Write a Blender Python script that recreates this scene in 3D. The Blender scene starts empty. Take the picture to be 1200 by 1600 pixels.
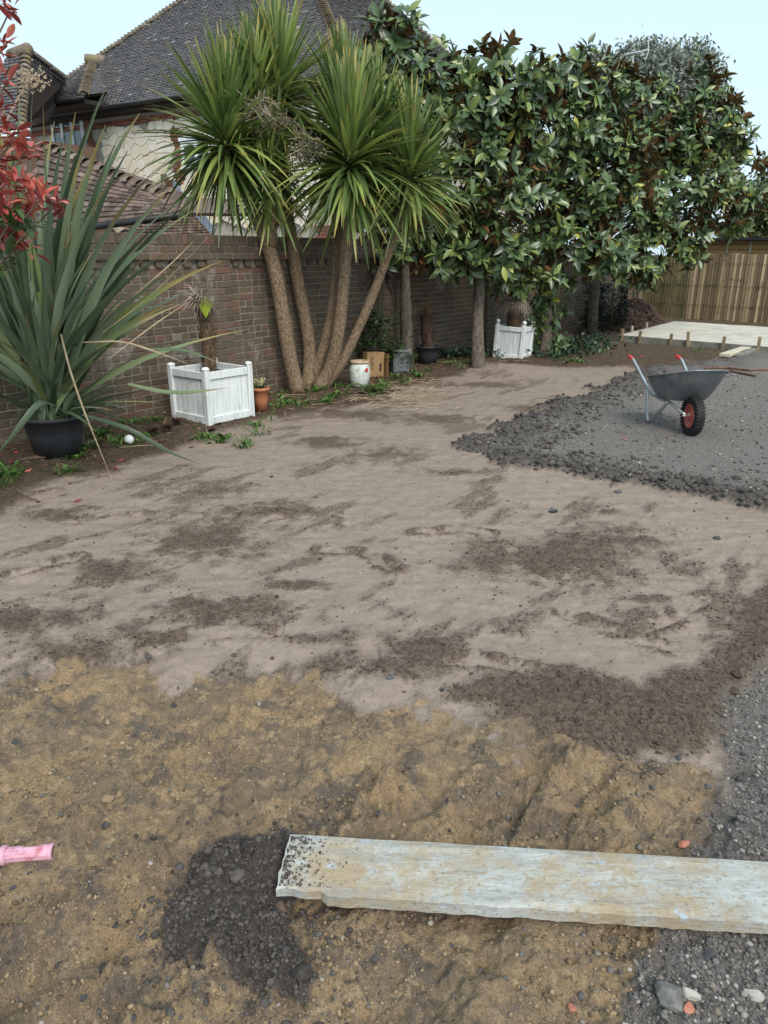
import bpy, math, random
import numpy as np
from mathutils import Vector, Matrix

random.seed(7); rng = np.random.default_rng(7)
sc = bpy.context.scene
col = sc.collection

# ------------------------------------------------------------------ camera, sky, sun, exposure
F, EYE = 1150.0, 1.65
TH = math.atan(402 / F); CT, ST = math.cos(TH), math.sin(TH)
cam = bpy.data.objects.new('camera', bpy.data.cameras.new('camera')); col.objects.link(cam)
cam.location = (0, 0, EYE); cam.rotation_euler = (math.pi / 2 - TH, 0, 0)
cam.data.sensor_fit = 'VERTICAL'; cam.data.sensor_height = 36; cam.data.lens = F / 1600 * 36
cam.data.clip_start = .05; cam.data.clip_end = 2000
sc.camera = cam
w = bpy.data.worlds.new('World'); sc.world = w; w.use_nodes = True
nt = w.node_tree; nt.nodes.clear()
sky = nt.nodes.new('ShaderNodeTexSky'); sky.sky_type = 'NISHITA'; sky.sun_disc = False
SUN_EL, SUN_AZ = math.radians(46), math.radians(160)      # azimuth clockwise from +Y: behind the camera, to the right
sky.sun_elevation = SUN_EL; sky.sun_rotation = SUN_AZ
sky.air_density = 1.0; sky.dust_density = 3.0; sky.ozone_density = 1.5
bg = nt.nodes.new('ShaderNodeBackground'); bg.inputs['Strength'].default_value = .12
cloud = nt.nodes.new('ShaderNodeMix'); cloud.data_type = 'RGBA'; cloud.inputs[0].default_value = .82
cloud.inputs[7].default_value = (3.55, 4.5, 4.95, 1)                # even overcast veil over the blue
nt.links.new(sky.outputs[0], cloud.inputs[6]); nt.links.new(cloud.outputs[2], bg.inputs['Color'])
wo = nt.nodes.new('ShaderNodeOutputWorld'); nt.links.new(bg.outputs[0], wo.inputs[0])
sl = bpy.data.lights.new('sun', 'SUN'); sl.energy = 1.5; sl.angle = math.radians(30); sl.color = (1, .93, .85)
sun = bpy.data.objects.new('sun', sl); col.objects.link(sun)
sd = Vector((math.sin(SUN_AZ) * math.cos(SUN_EL), math.cos(SUN_AZ) * math.cos(SUN_EL), math.sin(SUN_EL)))
sun.rotation_euler = sd.to_track_quat('Z', 'Y').to_euler()
sc.view_settings.view_transform = 'Standard'; sc.view_settings.look = 'None'
sc.view_settings.exposure = .96; sc.view_settings.gamma = 1
sc.cycles.use_denoising = True; sc.cycles.max_bounces = 6; sc.cycles.diffuse_bounces = 3
sc.cycles.transparent_max_bounces = 4; sc.cycles.caustics_reflective = False; sc.cycles.caustics_refractive = False

# ------------------------------------------------------------------ pixel helpers (1200 x 1600 photograph)
def ray(x, y): return (x - 600, F * CT + (800 - y) * ST, (800 - y) * CT - F * ST)
def gp(x, y, z=0.0):
    r = ray(x, y); k = (EYE - z) / -r[2]; return Vector((r[0] * k, r[1] * k, z))
def at(x, y, Y):
    r = ray(x, y); k = Y / r[1]; return Vector((r[0] * k, Y, EYE + r[2] * k))
def projn(P):
    P = np.asarray(P, float); Z = P[..., 2] - EYE
    d = P[..., 1] * CT - Z * ST; u = P[..., 1] * ST + Z * CT
    d = np.where(d < .05, .05, d)
    return 600 + F * P[..., 0] / d, 800 - F * u / d, d

# ------------------------------------------------------------------ materials
MATS = {}
def nd(t, kind, **kw):
    n = t.nodes.new(kind)
    for k, v in kw.items(): setattr(n, k, v)
    return n
def rgba(c): return (c[0], c[1], c[2], 1)
def ramp(t, stops, src):
    r = nd(t, 'ShaderNodeValToRGB'); e = r.color_ramp.elements
    while len(e) < len(stops): e.new(.5)
    for el, (p, c) in zip(e, stops): el.position = p; el.color = rgba(c)
    t.links.new(src, r.inputs[0]); return r.outputs[0]
def mixc(t, f, a, b, blend='MIX'):
    m = nd(t, 'ShaderNodeMix', data_type='RGBA', blend_type=blend)
    for i, v in ((0, f), (6, a), (7, b)):
        if isinstance(v, (int, float)): m.inputs[i].default_value = v
        elif isinstance(v, tuple): m.inputs[i].default_value = rgba(v)
        else: t.links.new(v, m.inputs[i])
    return m.outputs[2]
def mth(t, op, a, b=0.0, clamp=False):
    m = nd(t, 'ShaderNodeMath', operation=op, use_clamp=clamp)
    for i, v in ((0, a), (1, b)):
        if isinstance(v, (int, float)): m.inputs[i].default_value = v
        else: t.links.new(v, m.inputs[i])
    return m.outputs[0]
def noise(t, vec, scale, detail=4, rough=.55):
    n = nd(t, 'ShaderNodeTexNoise'); n.inputs['Scale'].default_value = scale
    n.inputs['Detail'].default_value = detail; n.inputs['Roughness'].default_value = rough
    t.links.new(vec, n.inputs['Vector']); return n.outputs[0]
def attr(t, name): return nd(t, 'ShaderNodeAttribute', attribute_name=name).outputs['Fac']
def smooth(t, v, lo, hi):
    m = nd(t, 'ShaderNodeMapRange', interpolation_type='SMOOTHSTEP')
    m.inputs[1].default_value = lo; m.inputs[2].default_value = hi; t.links.new(v, m.inputs[0]); return m.outputs[0]
def base_mat(name):
    m = bpy.data.materials.new(name); m.use_nodes = True; t = m.node_tree
    b = t.nodes['Principled BSDF']; MATS[name] = m
    return m, t, b
def bumpn(t, b, h, strength, dist):
    n = nd(t, 'ShaderNodeBump'); n.inputs['Strength'].default_value = strength; n.inputs['Distance'].default_value = dist
    t.links.new(h, n.inputs['Height']); t.links.new(n.outputs[0], b.inputs['Normal'])
def mk(name, stops, scale=6, rough=.8, bump=.3, bscale=None, bdist=.01, detail=5, rnd=.0, metal=0, spec=.35, stretch=(1, 1, 1),
       alts=None, altmix=.5, tip=None, tiplo=.7, stain=None, coord='Object', trans=0):
    m, t, b = base_mat(name)
    src = nd(t, 'ShaderNodeTexCoord').outputs['Object'] if coord == 'Object' else nd(t, 'ShaderNodeNewGeometry').outputs['Position']
    mp = nd(t, 'ShaderNodeMapping'); mp.inputs['Scale'].default_value = stretch; t.links.new(src, mp.inputs[0])
    oi = nd(t, 'ShaderNodeObjectInfo').outputs['Random']
    v = mth(t, 'FRACT', mth(t, 'ADD', attr(t, 'var'), oi))
    vec = mp.outputs[0]
    n = noise(t, vec, scale, detail)
    c = ramp(t, stops, n)
    if alts: c = mixc(t, altmix, c, ramp(t, alts, v))
    if tip: c = mixc(t, smooth(t, mth(t, 'ADD', attr(t, 'lt'), mth(t, 'MULTIPLY', mth(t, 'SUBTRACT', v, .5), .35)), tiplo, 1.0), c, tip)
    if stain:   # (colour, scale, lo, hi) blotches of dirt
        g = nd(t, 'ShaderNodeNewGeometry').outputs['Position']
        c = mixc(t, smooth(t, noise(t, g, stain[1], 5, .65), stain[2], stain[3]), c, stain[0])
    if rnd:
        h = nd(t, 'ShaderNodeHueSaturation'); t.links.new(c, h.inputs['Color'])
        t.links.new(mth(t, 'ADD', 1 - rnd, mth(t, 'MULTIPLY', v, 2 * rnd)), h.inputs['Value']); c = h.outputs[0]
    t.links.new(c, b.inputs['Base Color'])
    b.inputs['Roughness'].default_value = rough; b.inputs['Metallic'].default_value = metal
    b.inputs['Specular IOR Level'].default_value = spec
    if bump: bumpn(t, b, noise(t, vec, bscale or scale * 4, 4, .6), bump, bdist)
    if trans:
        tr = nd(t, 'ShaderNodeBsdfTranslucent'); t.links.new(c, tr.inputs[0])
        mx = nd(t, 'ShaderNodeMixShader'); mx.inputs[0].default_value = trans
        t.links.new(b.outputs[0], mx.inputs[1]); t.links.new(tr.outputs[0], mx.inputs[2])
        t.links.new(mx.outputs[0], t.nodes['Material Output'].inputs[0])
    return m

# ------------------------------------------------------------------ mesh helpers
def fast_mesh(name, V, Fc, attrs=None, mat_idx=None, smooth_=False):
    V = np.asarray(V, np.float32); Fc = np.asarray(Fc, np.int32); me = bpy.data.meshes.new(name); k = Fc.shape[1]
    me.vertices.add(len(V)); me.vertices.foreach_set('co', V.ravel())
    me.loops.add(Fc.size); me.loops.foreach_set('vertex_index', Fc.ravel())
    me.polygons.add(len(Fc)); me.polygons.foreach_set('loop_start', np.arange(0, Fc.size, k, dtype=np.int32))
    if mat_idx is not None: me.polygons.foreach_set('material_index', np.asarray(mat_idx, np.int32))
    if smooth_: me.polygons.foreach_set('use_smooth', np.ones(len(Fc), bool))
    me.update(calc_edges=True)
    for an, av in (attrs or {}).items():
        a = me.attributes.new(an, 'FLOAT', 'POINT'); a.data.foreach_set('value', np.asarray(av, np.float32).ravel())
    return me
def link(name, me, mats, parent=None):
    if not isinstance(mats, (list, tuple)): mats = [mats]
    if not len(me.materials):
        for m in mats: me.materials.append(m)
    o = bpy.data.objects.new(name, me); col.objects.link(o)
    if parent is not None: adopt(o, parent)
    return o
def adopt(o, p):
    o.parent = p
    o.matrix_parent_inverse = Matrix.Translation(-p.location) if p.type == 'EMPTY' else Matrix.Identity(4)
def tag(o, label, cat, group=None, kind=None):
    if label: o['label'] = label
    if cat: o['category'] = cat
    if group: o['group'] = group
    if kind: o['kind'] = kind
    return o
def thing(name, label, cat, loc, group=None):
    o = bpy.data.objects.new(name, None); col.objects.link(o); o.location = loc; o.empty_display_size = .1
    return tag(o, label, cat, group)
class MB:
    def __init__(s): s.v = []; s.f = []; s.m = []; s.lt = []; s.var = []
    def add(s, V, Fc, m=0, lt=0, var=0):
        n = len(s.v); s.v += [tuple(p) for p in V]; s.f += [tuple(i + n for i in f) for f in Fc]; s.m += [m] * len(Fc)
        s.lt += list(lt) if hasattr(lt, '__len__') else [lt] * len(V); s.var += [var] * len(V)
    def box(s, c, size, R=None, ch=.0, m=0, var=0):
        hx, hy, hz = [d / 2 for d in size]; R = R or Matrix.Identity(3); c = Vector(c)
        if not ch:
            P = [(x, y, z) for z in (-hz, hz) for y in (-hy, hy) for x in (-hx, hx)]
            Fc = [(0, 2, 3, 1), (4, 5, 7, 6), (0, 1, 5, 4), (2, 6, 7, 3), (0, 4, 6, 2), (1, 3, 7, 5)]
        else:
            P, ix = [], {}
            for sx in (-1, 1):
                for sy in (-1, 1):
                    for sz in (-1, 1):
                        for ax in range(3):
                            ix[sx, sy, sz, ax] = len(P)
                            P.append((sx * (hx - (ch if ax != 0 else 0)), sy * (hy - (ch if ax != 1 else 0)), sz * (hz - (ch if ax != 2 else 0))))
            Fc = []
            def put(f):   # orient outwards
                a, b_, d = [Vector(P[i]) for i in f[:3]]; n = (b_ - a).cross(d - a)
                cen = sum((Vector(P[i]) for i in f), Vector()) / len(f)
                Fc.append(tuple(f) if n.dot(cen) > 0 else tuple(reversed(f)))
            for ax in range(3):
                o1, o2 = [i for i in range(3) if i != ax]
                for sg in (-1, 1):
                    q = []
                    for a, b_ in ((-1, -1), (1, -1), (1, 1), (-1, 1)):
                        k = [0, 0, 0]; k[ax] = sg; k[o1] = a; k[o2] = b_; q.append(ix[k[0], k[1], k[2], ax])
                    put(q)
                for a in (-1, 1):
                    for b_ in (-1, 1):
                        q = []
                        for sg, o in ((-1, o1), (1, o1), (1, o2), (-1, o2)):
                            k = [0, 0, 0]; k[ax] = sg; k[o1] = a; k[o2] = b_; q.append(ix[k[0], k[1], k[2], o])
                        put(q)
            for k in [(x, y, z) for x in (-1, 1) for y in (-1, 1) for z in (-1, 1)]: put([ix[k + (0,)], ix[k + (1,)], ix[k + (2,)]])
        s.add([c + R @ Vector(p) for p in P], Fc, m, 0, var)
    def tube(s, pts, rads, n=8, m=0, cap=True, var=0):
        pts = [Vector(p) for p in pts]; rads = rads if hasattr(rads, '__len__') else [rads] * len(pts)
        V, Fc = [], []; up = Vector((0, 0, 1)); prev = None
        for i, p in enumerate(pts):
            d = (pts[min(i + 1, len(pts) - 1)] - pts[max(i - 1, 0)]).normalized()
            if prev is None: x = d.cross(up if abs(d.z) < .9 else Vector((1, 0, 0))).normalized()
            else: x = (prev - d * prev.dot(d)).normalized()
            prev = x; y = d.cross(x)
            for k in range(n):
                a = 2 * math.pi * k / n; V.append(p + (x * math.cos(a) + y * math.sin(a)) * rads[i])
        for i in range(len(pts) - 1):
            for k in range(n): Fc.append((i * n + k, i * n + (k + 1) % n, (i + 1) * n + (k + 1) % n, (i + 1) * n + k))
        if cap: Fc.append(tuple(range(n - 1, -1, -1))); Fc.append(tuple(range((len(pts) - 1) * n, len(pts) * n)))
        s.add(V, Fc, m, [i / (len(pts) - 1) for i in range(len(pts)) for k in range(n)], var)
    def lathe(s, prof, c=(0, 0, 0), n=24, R=None, m=0):
        R = R or Matrix.Identity(3); c = Vector(c); V, Fc = [], []
        for r, z in prof:
            for k in range(n):
                a = 2 * math.pi * k / n; V.append(c + R @ Vector((r * math.cos(a), r * math.sin(a), z)))
        for i in range(len(prof) - 1):
            for k in range(n): Fc.append((i * n + k, i * n + (k + 1) % n, (i + 1) * n + (k + 1) % n, (i + 1) * n + k))
        s.add(V, Fc, m)
    def blade(s, P, width, side, fold=.25, m=0, prof=None, var=0):
        """leaf blade along the points P; side = sideways vector; folded along the midrib"""
        n = len(P); V, Fc, lt = [], [], []
        for i, p in enumerate(P):
            t = i / (n - 1); p = Vector(p)
            d = (Vector(P[min(i + 1, n - 1)]) - Vector(P[max(i - 1, 0)])).normalized()
            sv = side - d * side.dot(d); sv = sv.normalized() if sv.length > 1e-5 else d.orthogonal().normalized()
            nn = sv.cross(d)
            wd = width / 2 * (prof(t) if prof else min(1, .45 + t * 2.2) * (1 - max(0, t - .45) / .55) ** .75)
            wd = max(wd, .0012)
            V += [p - sv * wd + nn * wd * fold, p, p + sv * wd + nn * wd * fold]; lt += [t] * 3
        for i in range(n - 1):
            a = i * 3; Fc += [(a, a + 1, a + 4, a + 3), (a + 1, a + 2, a + 5, a + 4)]
        s.add(V, Fc, m, lt, var)
    def mesh(s, name, smooth_=False):
        me = bpy.data.meshes.new(name); me.from_pydata(s.v, [], s.f); me.polygons.foreach_set('material_index', s.m)
        if smooth_: me.polygons.foreach_set('use_smooth', [True] * len(s.f))
        for an, av in (('lt', s.lt), ('var', s.var)):
            a = me.attributes.new(an, 'FLOAT', 'POINT'); a.data.foreach_set('value', av)
        me.update(); return me
    def build(s, name, mats, parent=None, smooth_=False): return link(name, s.mesh(name, smooth_), mats, parent)
def join_inst(name, bV, bF, Rm, L, var, lt=None, mi=None, smooth_=False):
    N, k = len(L), len(bV)
    V = np.einsum('nij,kj->nki', Rm, bV) + L[:, None, :]
    Fc = (np.asarray(bF)[None] + (np.arange(N) * k)[:, None, None]).reshape(-1, len(bF[0]))
    at_ = {'var': np.repeat(var, k)}
    if lt is not None: at_['lt'] = np.tile(lt, N)
    return fast_mesh(name, V.reshape(-1, 3), Fc, at_, None if mi is None else np.tile(mi, N), smooth_)
def place(name, me, mats, Rm, loc, parent):
    o = link(name, me, mats, parent); M = Matrix([list(map(float, r)) for r in Rm]).to_4x4(); M.translation = Vector([float(q) for q in loc]); o.matrix_basis = M; return o
def rz(a): return Matrix.Rotation(a, 3, 'Z')
def basis(x, y, z): return Matrix((x, y, z)).transposed()
def bez(a, b, c, n): return [a * (1 - t) ** 2 + b * 2 * t * (1 - t) + c * t * t for t in [i / n for i in range(n + 1)]]
def rv(s=1): return Vector((random.uniform(-s, s), random.uniform(-s, s), random.uniform(-s, s)))

# ------------------------------------------------------------------ numpy gradient noise for the terrain
_pm = rng.permutation(4096).astype(np.int64); _ga = rng.uniform(0, 2 * np.pi, 4096); _gx, _gy = np.cos(_ga), np.sin(_ga)
def pn(x, y, s=0):
    xi, yi = np.floor(x).astype(np.int64), np.floor(y).astype(np.int64); xf, yf = x - xi, y - yi
    u, v = xf * xf * xf * (xf * (xf * 6 - 15) + 10), yf * yf * yf * (yf * (yf * 6 - 15) + 10)
    def g(i, j, dx, dy):
        h = _pm[(_pm[(i + s * 131) & 4095] + j) & 4095]; return _gx[h] * dx + _gy[h] * dy
    a, b_ = g(xi, yi, xf, yf), g(xi + 1, yi, xf - 1, yf); c, d = g(xi, yi + 1, xf, yf - 1), g(xi + 1, yi + 1, xf - 1, yf - 1)
    return (a + (b_ - a) * u + (c + (d - c) * u - a - (b_ - a) * u) * v) * 1.5
def fbm(x, y, s=0, o=4, g=.5):
    r, a = 0, 1.0
    for i in range(o): r = r + a * pn(x * 2 ** i, y * 2 ** i, s + i); a *= g
    return r
def sst(v, lo, hi): t = np.clip((v - lo) / (hi - lo), 0, 1); return t * t * (3 - 2 * t)

# ------------------------------------------------------------------ the ground: zones and relief
def poly(pts): return np.array([gp(x, y)[:2] for x, y in pts])
def psd(P, x, y):
    """signed distance to polygon P, positive inside"""
    d = np.full(x.shape, 1e9); ins = np.zeros(x.shape, bool); n = len(P)
    for i in range(n):
        a, b_ = P[i], P[(i + 1) % n]; e = b_ - a
        t = np.clip(((x - a[0]) * e[0] + (y - a[1]) * e[1]) / (e @ e + 1e-12), 0, 1)
        d = np.minimum(d, (x - a[0] - t * e[0]) ** 2 + (y - a[1] - t * e[1]) ** 2)
        c = ((a[1] > y) != (b_[1] > y)) & (x < (b_[0] - a[0]) * (y - a[1]) / (b_[1] - a[1] + 1e-12) + a[0]); ins ^= c
    return np.where(ins, 1, -1) * np.sqrt(d)
def pld(pts, x, y):
    P = poly(pts); d = np.full(x.shape, 1e9)
    for a, b_ in zip(P[:-1], P[1:]):
        e = b_ - a; t = np.clip(((x - a[0]) * e[0] + (y - a[1]) * e[1]) / (e @ e + 1e-12), 0, 1)
        d = np.minimum(d, (x - a[0] - t * e[0]) ** 2 + (y - a[1] - t * e[1]) ** 2)
    return np.sqrt(d)
P_CLAY = poly([(-900, 1150), (0, 1048), (120, 1022), (260, 1052), (400, 1040), (520, 1050), (565, 1112), (700, 1100), (800, 1135), (860, 1155), (1000, 1165), (1120, 1140),
               (1175, 1180), (1150, 1300), (1100, 1400), (1060, 1530), (1020, 1600), (900, 2100), (-2500, 2100)])
P_GN = poly([(1260, 960), (1200, 1010), (1152, 1060), (1128, 1130), (1112, 1220), (1088, 1310), (1045, 1410), (1005, 1530), (980, 1620), (900, 2100), (3200, 2100), (2400, 960)])
P_GF = poly([(705, 708), (760, 690), (800, 662), (870, 632), (960, 602), (1010, 578), (1110, 566), (1150, 556), (1200, 540), (1700, 520), (2600, 650), (2600, 1000), (1500, 870),
             (1200, 802), (1080, 776), (960, 755), (850, 737), (760, 722)])
P_BED = poly([(-900, 1050), (-200, 860), (0, 800), (100, 748), (180, 735), (250, 712), (330, 682), (420, 655), (520, 641), (600, 630), (650, 600), (765, 577), (900, 574), (985, 572),
              (1010, 585), (1110, 566), (1150, 556), (1200, 540), (1500, 500), (1500, 440), (900, 440), (300, 560), (-900, 640)])
P_BAND = poly([(1320, 830), (1200, 890), (1135, 960), (1085, 1040), (1000, 1066), (880, 1042), (760, 1048), (700, 1085), (800, 1120), (860, 1150), (1000, 1185), (1125, 1180), (1180, 1075), (1245, 1010), (1360, 960)])
P_HEAP = poly([(290, 1312), (370, 1272), (480, 1275), (500, 1310), (440, 1390), (470, 1440), (495, 1500), (470, 1535), (400, 1505), (330, 1465), (255, 1465), (245, 1410), (280, 1370)])
CRUMB = [(330, 840, 120, 42), (180, 890, 75, 30), (340, 968, 140, 32), (40, 965, 130, 40), (120, 1015, 170, 24), (900, 862, 180, 44), (760, 880, 70, 22), (650, 1015, 75, 36), (590, 712, 70, 14),
         (520, 690, 60, 12), (430, 800, 90, 9), (330, 765, 70, 14), (680, 655, 90, 10), (560, 650, 110, 9), (250, 1000, 120, 25), (560, 1040, 130, 22), (500, 1000, 90, 14), (330, 1125, 55, 30), (880, 1090, 170, 40),
         (480, 915, 70, 8), (1020, 930, 60, 8), (950, 800, 40, 6), (720, 740, 60, 6), (90, 800, 90, 14), (840, 640, 50, 10), (740, 600, 90, 6)]
ARCS = [[(366, 808), (372, 797), (400, 790), (440, 789), (470, 796)], [(385, 818), (450, 806), (520, 812), (560, 822)], [(500, 862), (550, 862), (590, 874), (612, 892)], [(655, 832), (720, 827), (790, 838), (810, 850)],
        [(0, 905), (60, 890), (120, 872)], [(705, 1038), (780, 1042), (860, 1062), (905, 1085)], [(1000, 985), (1060, 960), (1110, 930)], [(200, 1010), (300, 995), (450, 990)], [(120, 815), (180, 800), (260, 806)],
        [(800, 868), (860, 900), (920, 900)], [(880, 960), (960, 985), (1040, 1010)]]
RIDGES = [[(-150, 1560), (0, 1478), (140, 1392), (290, 1300), (400, 1180)], [(150, 1640), (230, 1565), (345, 1462)], [(-150, 1430), (0, 1352), (160, 1245), (250, 1195), (390, 1095)], [(350, 1330), (480, 1330), (600, 1215), (680, 1150)],
          [(480, 1330), (560, 1290), (640, 1215)], [(780, 1330), (840, 1230), (900, 1165)], [(-100, 1640), (60, 1560), (170, 1500)]]
WU = Vector((.58, .8146, 0)); WN = Vector((.8146, -.58, 0))           # along the garden wall, and out from its face
W0 = Vector((-2.39, 7.97, 0))
UX, UY = WU.x, WU.y
BO = gp(455, 1302, .014); BD = (gp(1200, 1345, .014) - BO).normalized()
MASKS = ('clay', 'gravel', 'crumb', 'bed', 'heap', 'comp')
def ground_eval(x, y):
    x = np.asarray(x, float); y = np.asarray(y, float)
    n1 = fbm(x * 2.2, y * 2.2, 1, 4, .6); n2 = fbm(x * 9, y * 9, 11, 3, .6)
    sc_ = np.clip(y / 4, .35, 2)
    clay = sst(psd(P_CLAY, x, y) + n1 * .13 + n2 * .05, -.05, .05)
    gn = sst(psd(P_GN, x, y) + n1 * .06 + n2 * .04, -.05, .05)
    sgf = psd(P_GF, x, y) + n1 * .14 + n2 * .05
    gf = sst(sgf, -.05, .06)
    bed = sst(psd(P_BED, x, y) + n1 * .18 + n2 * .08, -.12, .12) * (1 - gf)
    band = sst(psd(P_BAND, x, y) + n1 * .06 + n2 * .03, -.06, .08)
    heap_d = psd(P_HEAP, x, y) + n2 * .018 + n1 * .012; heap = sst(heap_d, -.012, .02)
    crumb = np.zeros_like(x)
    for cx, cy, rx, ry in CRUMB:
        c = gp(cx, cy); a = gp(cx + rx, cy); b_ = gp(cx, cy - ry)
        q = ((x - c.x) / (a.x - c.x)) ** 2 + ((y - c.y) / (b_.y - c.y)) ** 2
        crumb = np.maximum(crumb, sst(1.3 - np.sqrt(q) + n1 * .5 + n2 * .4, -.1, 1.3))
    for A in ARCS: crumb = np.maximum(crumb, .85 * np.exp(-((pld(A, x, y) - .05) / (.035 + .03 * np.abs(n1))) ** 2) * sst(n2 + n1 * .5, -.35, .25))
    crumb = np.maximum(crumb, band)
    rake = sst(fbm((x * UX + y * UY) * 1.0, (x * UY - y * UX) * 2.6, 41, 5, .62), .18, .80) * .65
    crumb = np.maximum(crumb, rake) * (1 - gf) * (1 - gn)
    p, q = x * UX + y * UY, x * UY - y * UX
    near = np.exp(-np.maximum(y - 5, 0) / 6)
    z = fbm(x * .5, y * .5, 21, 2) * .02 + n1 * .004
    z = z + crumb * (n2 * .004 + pn(x * 40, y * 40, 31) * .0035 * near + pn(x * 85, y * 85, 32) * .002 * near + .004)
    sand = (1 - clay) * (1 - gn) * (1 - gf)
    for A in ARCS:
        d = pld(A, x, y); z = z + sand * (-.020 * np.exp(-(d / .026) ** 2) + .010 * np.exp(-((d - .06) / .026) ** 2)) * (.7 + n2)
    z = z + sand * pn(p * 2.2, q * 14, 35) * .0035 + sand * fbm(x * 6, y * 6, 37, 3, .6) * .006 + sand * (pn(x * 60, y * 60, 36) * .0007) * near
    # clay: digger ridges along the wall's direction, lumps, cleat prints
    cl = fbm(q * 3.4 + n1 * .25, p * .7, 51, 3, .5) * .040 - np.abs(fbm(x * 5, y * 5, 55, 4, .6)) * .036 + np.abs(pn(x * 20, y * 20, 57)) * .014 - np.abs(pn(x * 48, y * 48, 58)) * .008 + np.abs(pn(x * 95, y * 95, 59)) * .003
    for R in RIDGES:
        d = pld(R, x, y); cl = cl + .060 * np.exp(-(d / (.026 + .03 * np.abs(n1))) ** 1.4) * np.clip(.8 + n2 * 1.2, 0, 2) - .018 * np.exp(-((d - .11) / .05) ** 2)
    cx = gp(850, 1265); tm = sst(.42 - np.hypot((x - cx.x), (y - cx.y)), 0, .15)
    cl = cl + tm * .016 * np.sign(np.sin((p * .6 - q) * 42)) * sst(n2, -.3, .2)
    z = z - .056 * sst(psd(P_CLAY, x, y) + n1 * .1, -.22, .10) * (1 - gn) + clay * cl
    z = z - .055 * gn + gn * (pn(x * 30, y * 30, 61) * .004 + np.abs(pn(x * 70, y * 70, 62)) * .004)
    edge = np.exp(-((sgf - .16) / .16) ** 2)
    coarse = np.exp(-np.maximum(sgf, 0) / .55)
    z = z + gf * (.012 + edge * .045 * (1 + n1) + coarse * (pn(x * 9, y * 9, 65) * .016 + np.abs(pn(x * 15, y * 15, 66)) * .010))
    z = z + bed * (.015 + n1 * .02 + n2 * .012 + np.abs(pn(x * 30, y * 30, 71)) * .008)
    hv = np.clip(heap_d / .11, 0, 1); z = z + heap * (.045 * hv * (2 - hv) + pn(x * 40, y * 40, 73) * .004 + np.abs(pn(x * 80, y * 80, 74)) * .003)
    fp = gp(578, 1025); a = (x - fp.x); b_ = (y - fp.y); z = z - sand * .02 * sst(1 - np.sqrt((a / .05) ** 2 + (b_ / .14) ** 2), 0, .25)   # boot print
    mp_ = gp(800, 580); z = z + .10 * np.exp(-(((x - mp_.x) * UX + (y - mp_.y) * UY) / .45) ** 2) * np.exp(-(((x - mp_.x) * UY - (y - mp_.y) * UX) / .8) ** 2) * sand
    ub, vb = (x - BO.x) * BD.x + (y - BO.y) * BD.y, (x - BO.x) * BD.y - (y - BO.y) * BD.x      # trodden level under the board and the sleeve
    bm = sst(vb, -.03, .0) * sst(.235 - vb, -.03, .0) * sst(ub, -.04, 0) * (1 - heap * .0)
    z = np.where(bm > 0, np.minimum(z, z * (1 - bm) + bm * (-.042 - vb * .03)), z)
    ps = sst(.07 - pld([(-60, 1345), (95, 1338)], x, y), 0, .05); z = z * (1 - ps) + ps * (-.055)
    m = dict(clay=clay * (1 - gn), gravel=np.clip(gn + gf, 0, 1), crumb=np.clip(crumb * (1 - clay * .35), 0, 1), bed=bed, heap=heap, comp=gf * (1 - coarse) + gn * .75)
    return z, m
def hz(x, y): return float(ground_eval(np.array([x]), np.array([y]))[0][0])
def onG(x, y, it=2):
    p = gp(x, y)
    for _ in range(it): p = gp(x, y, hz(p.x, p.y))
    return p

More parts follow.
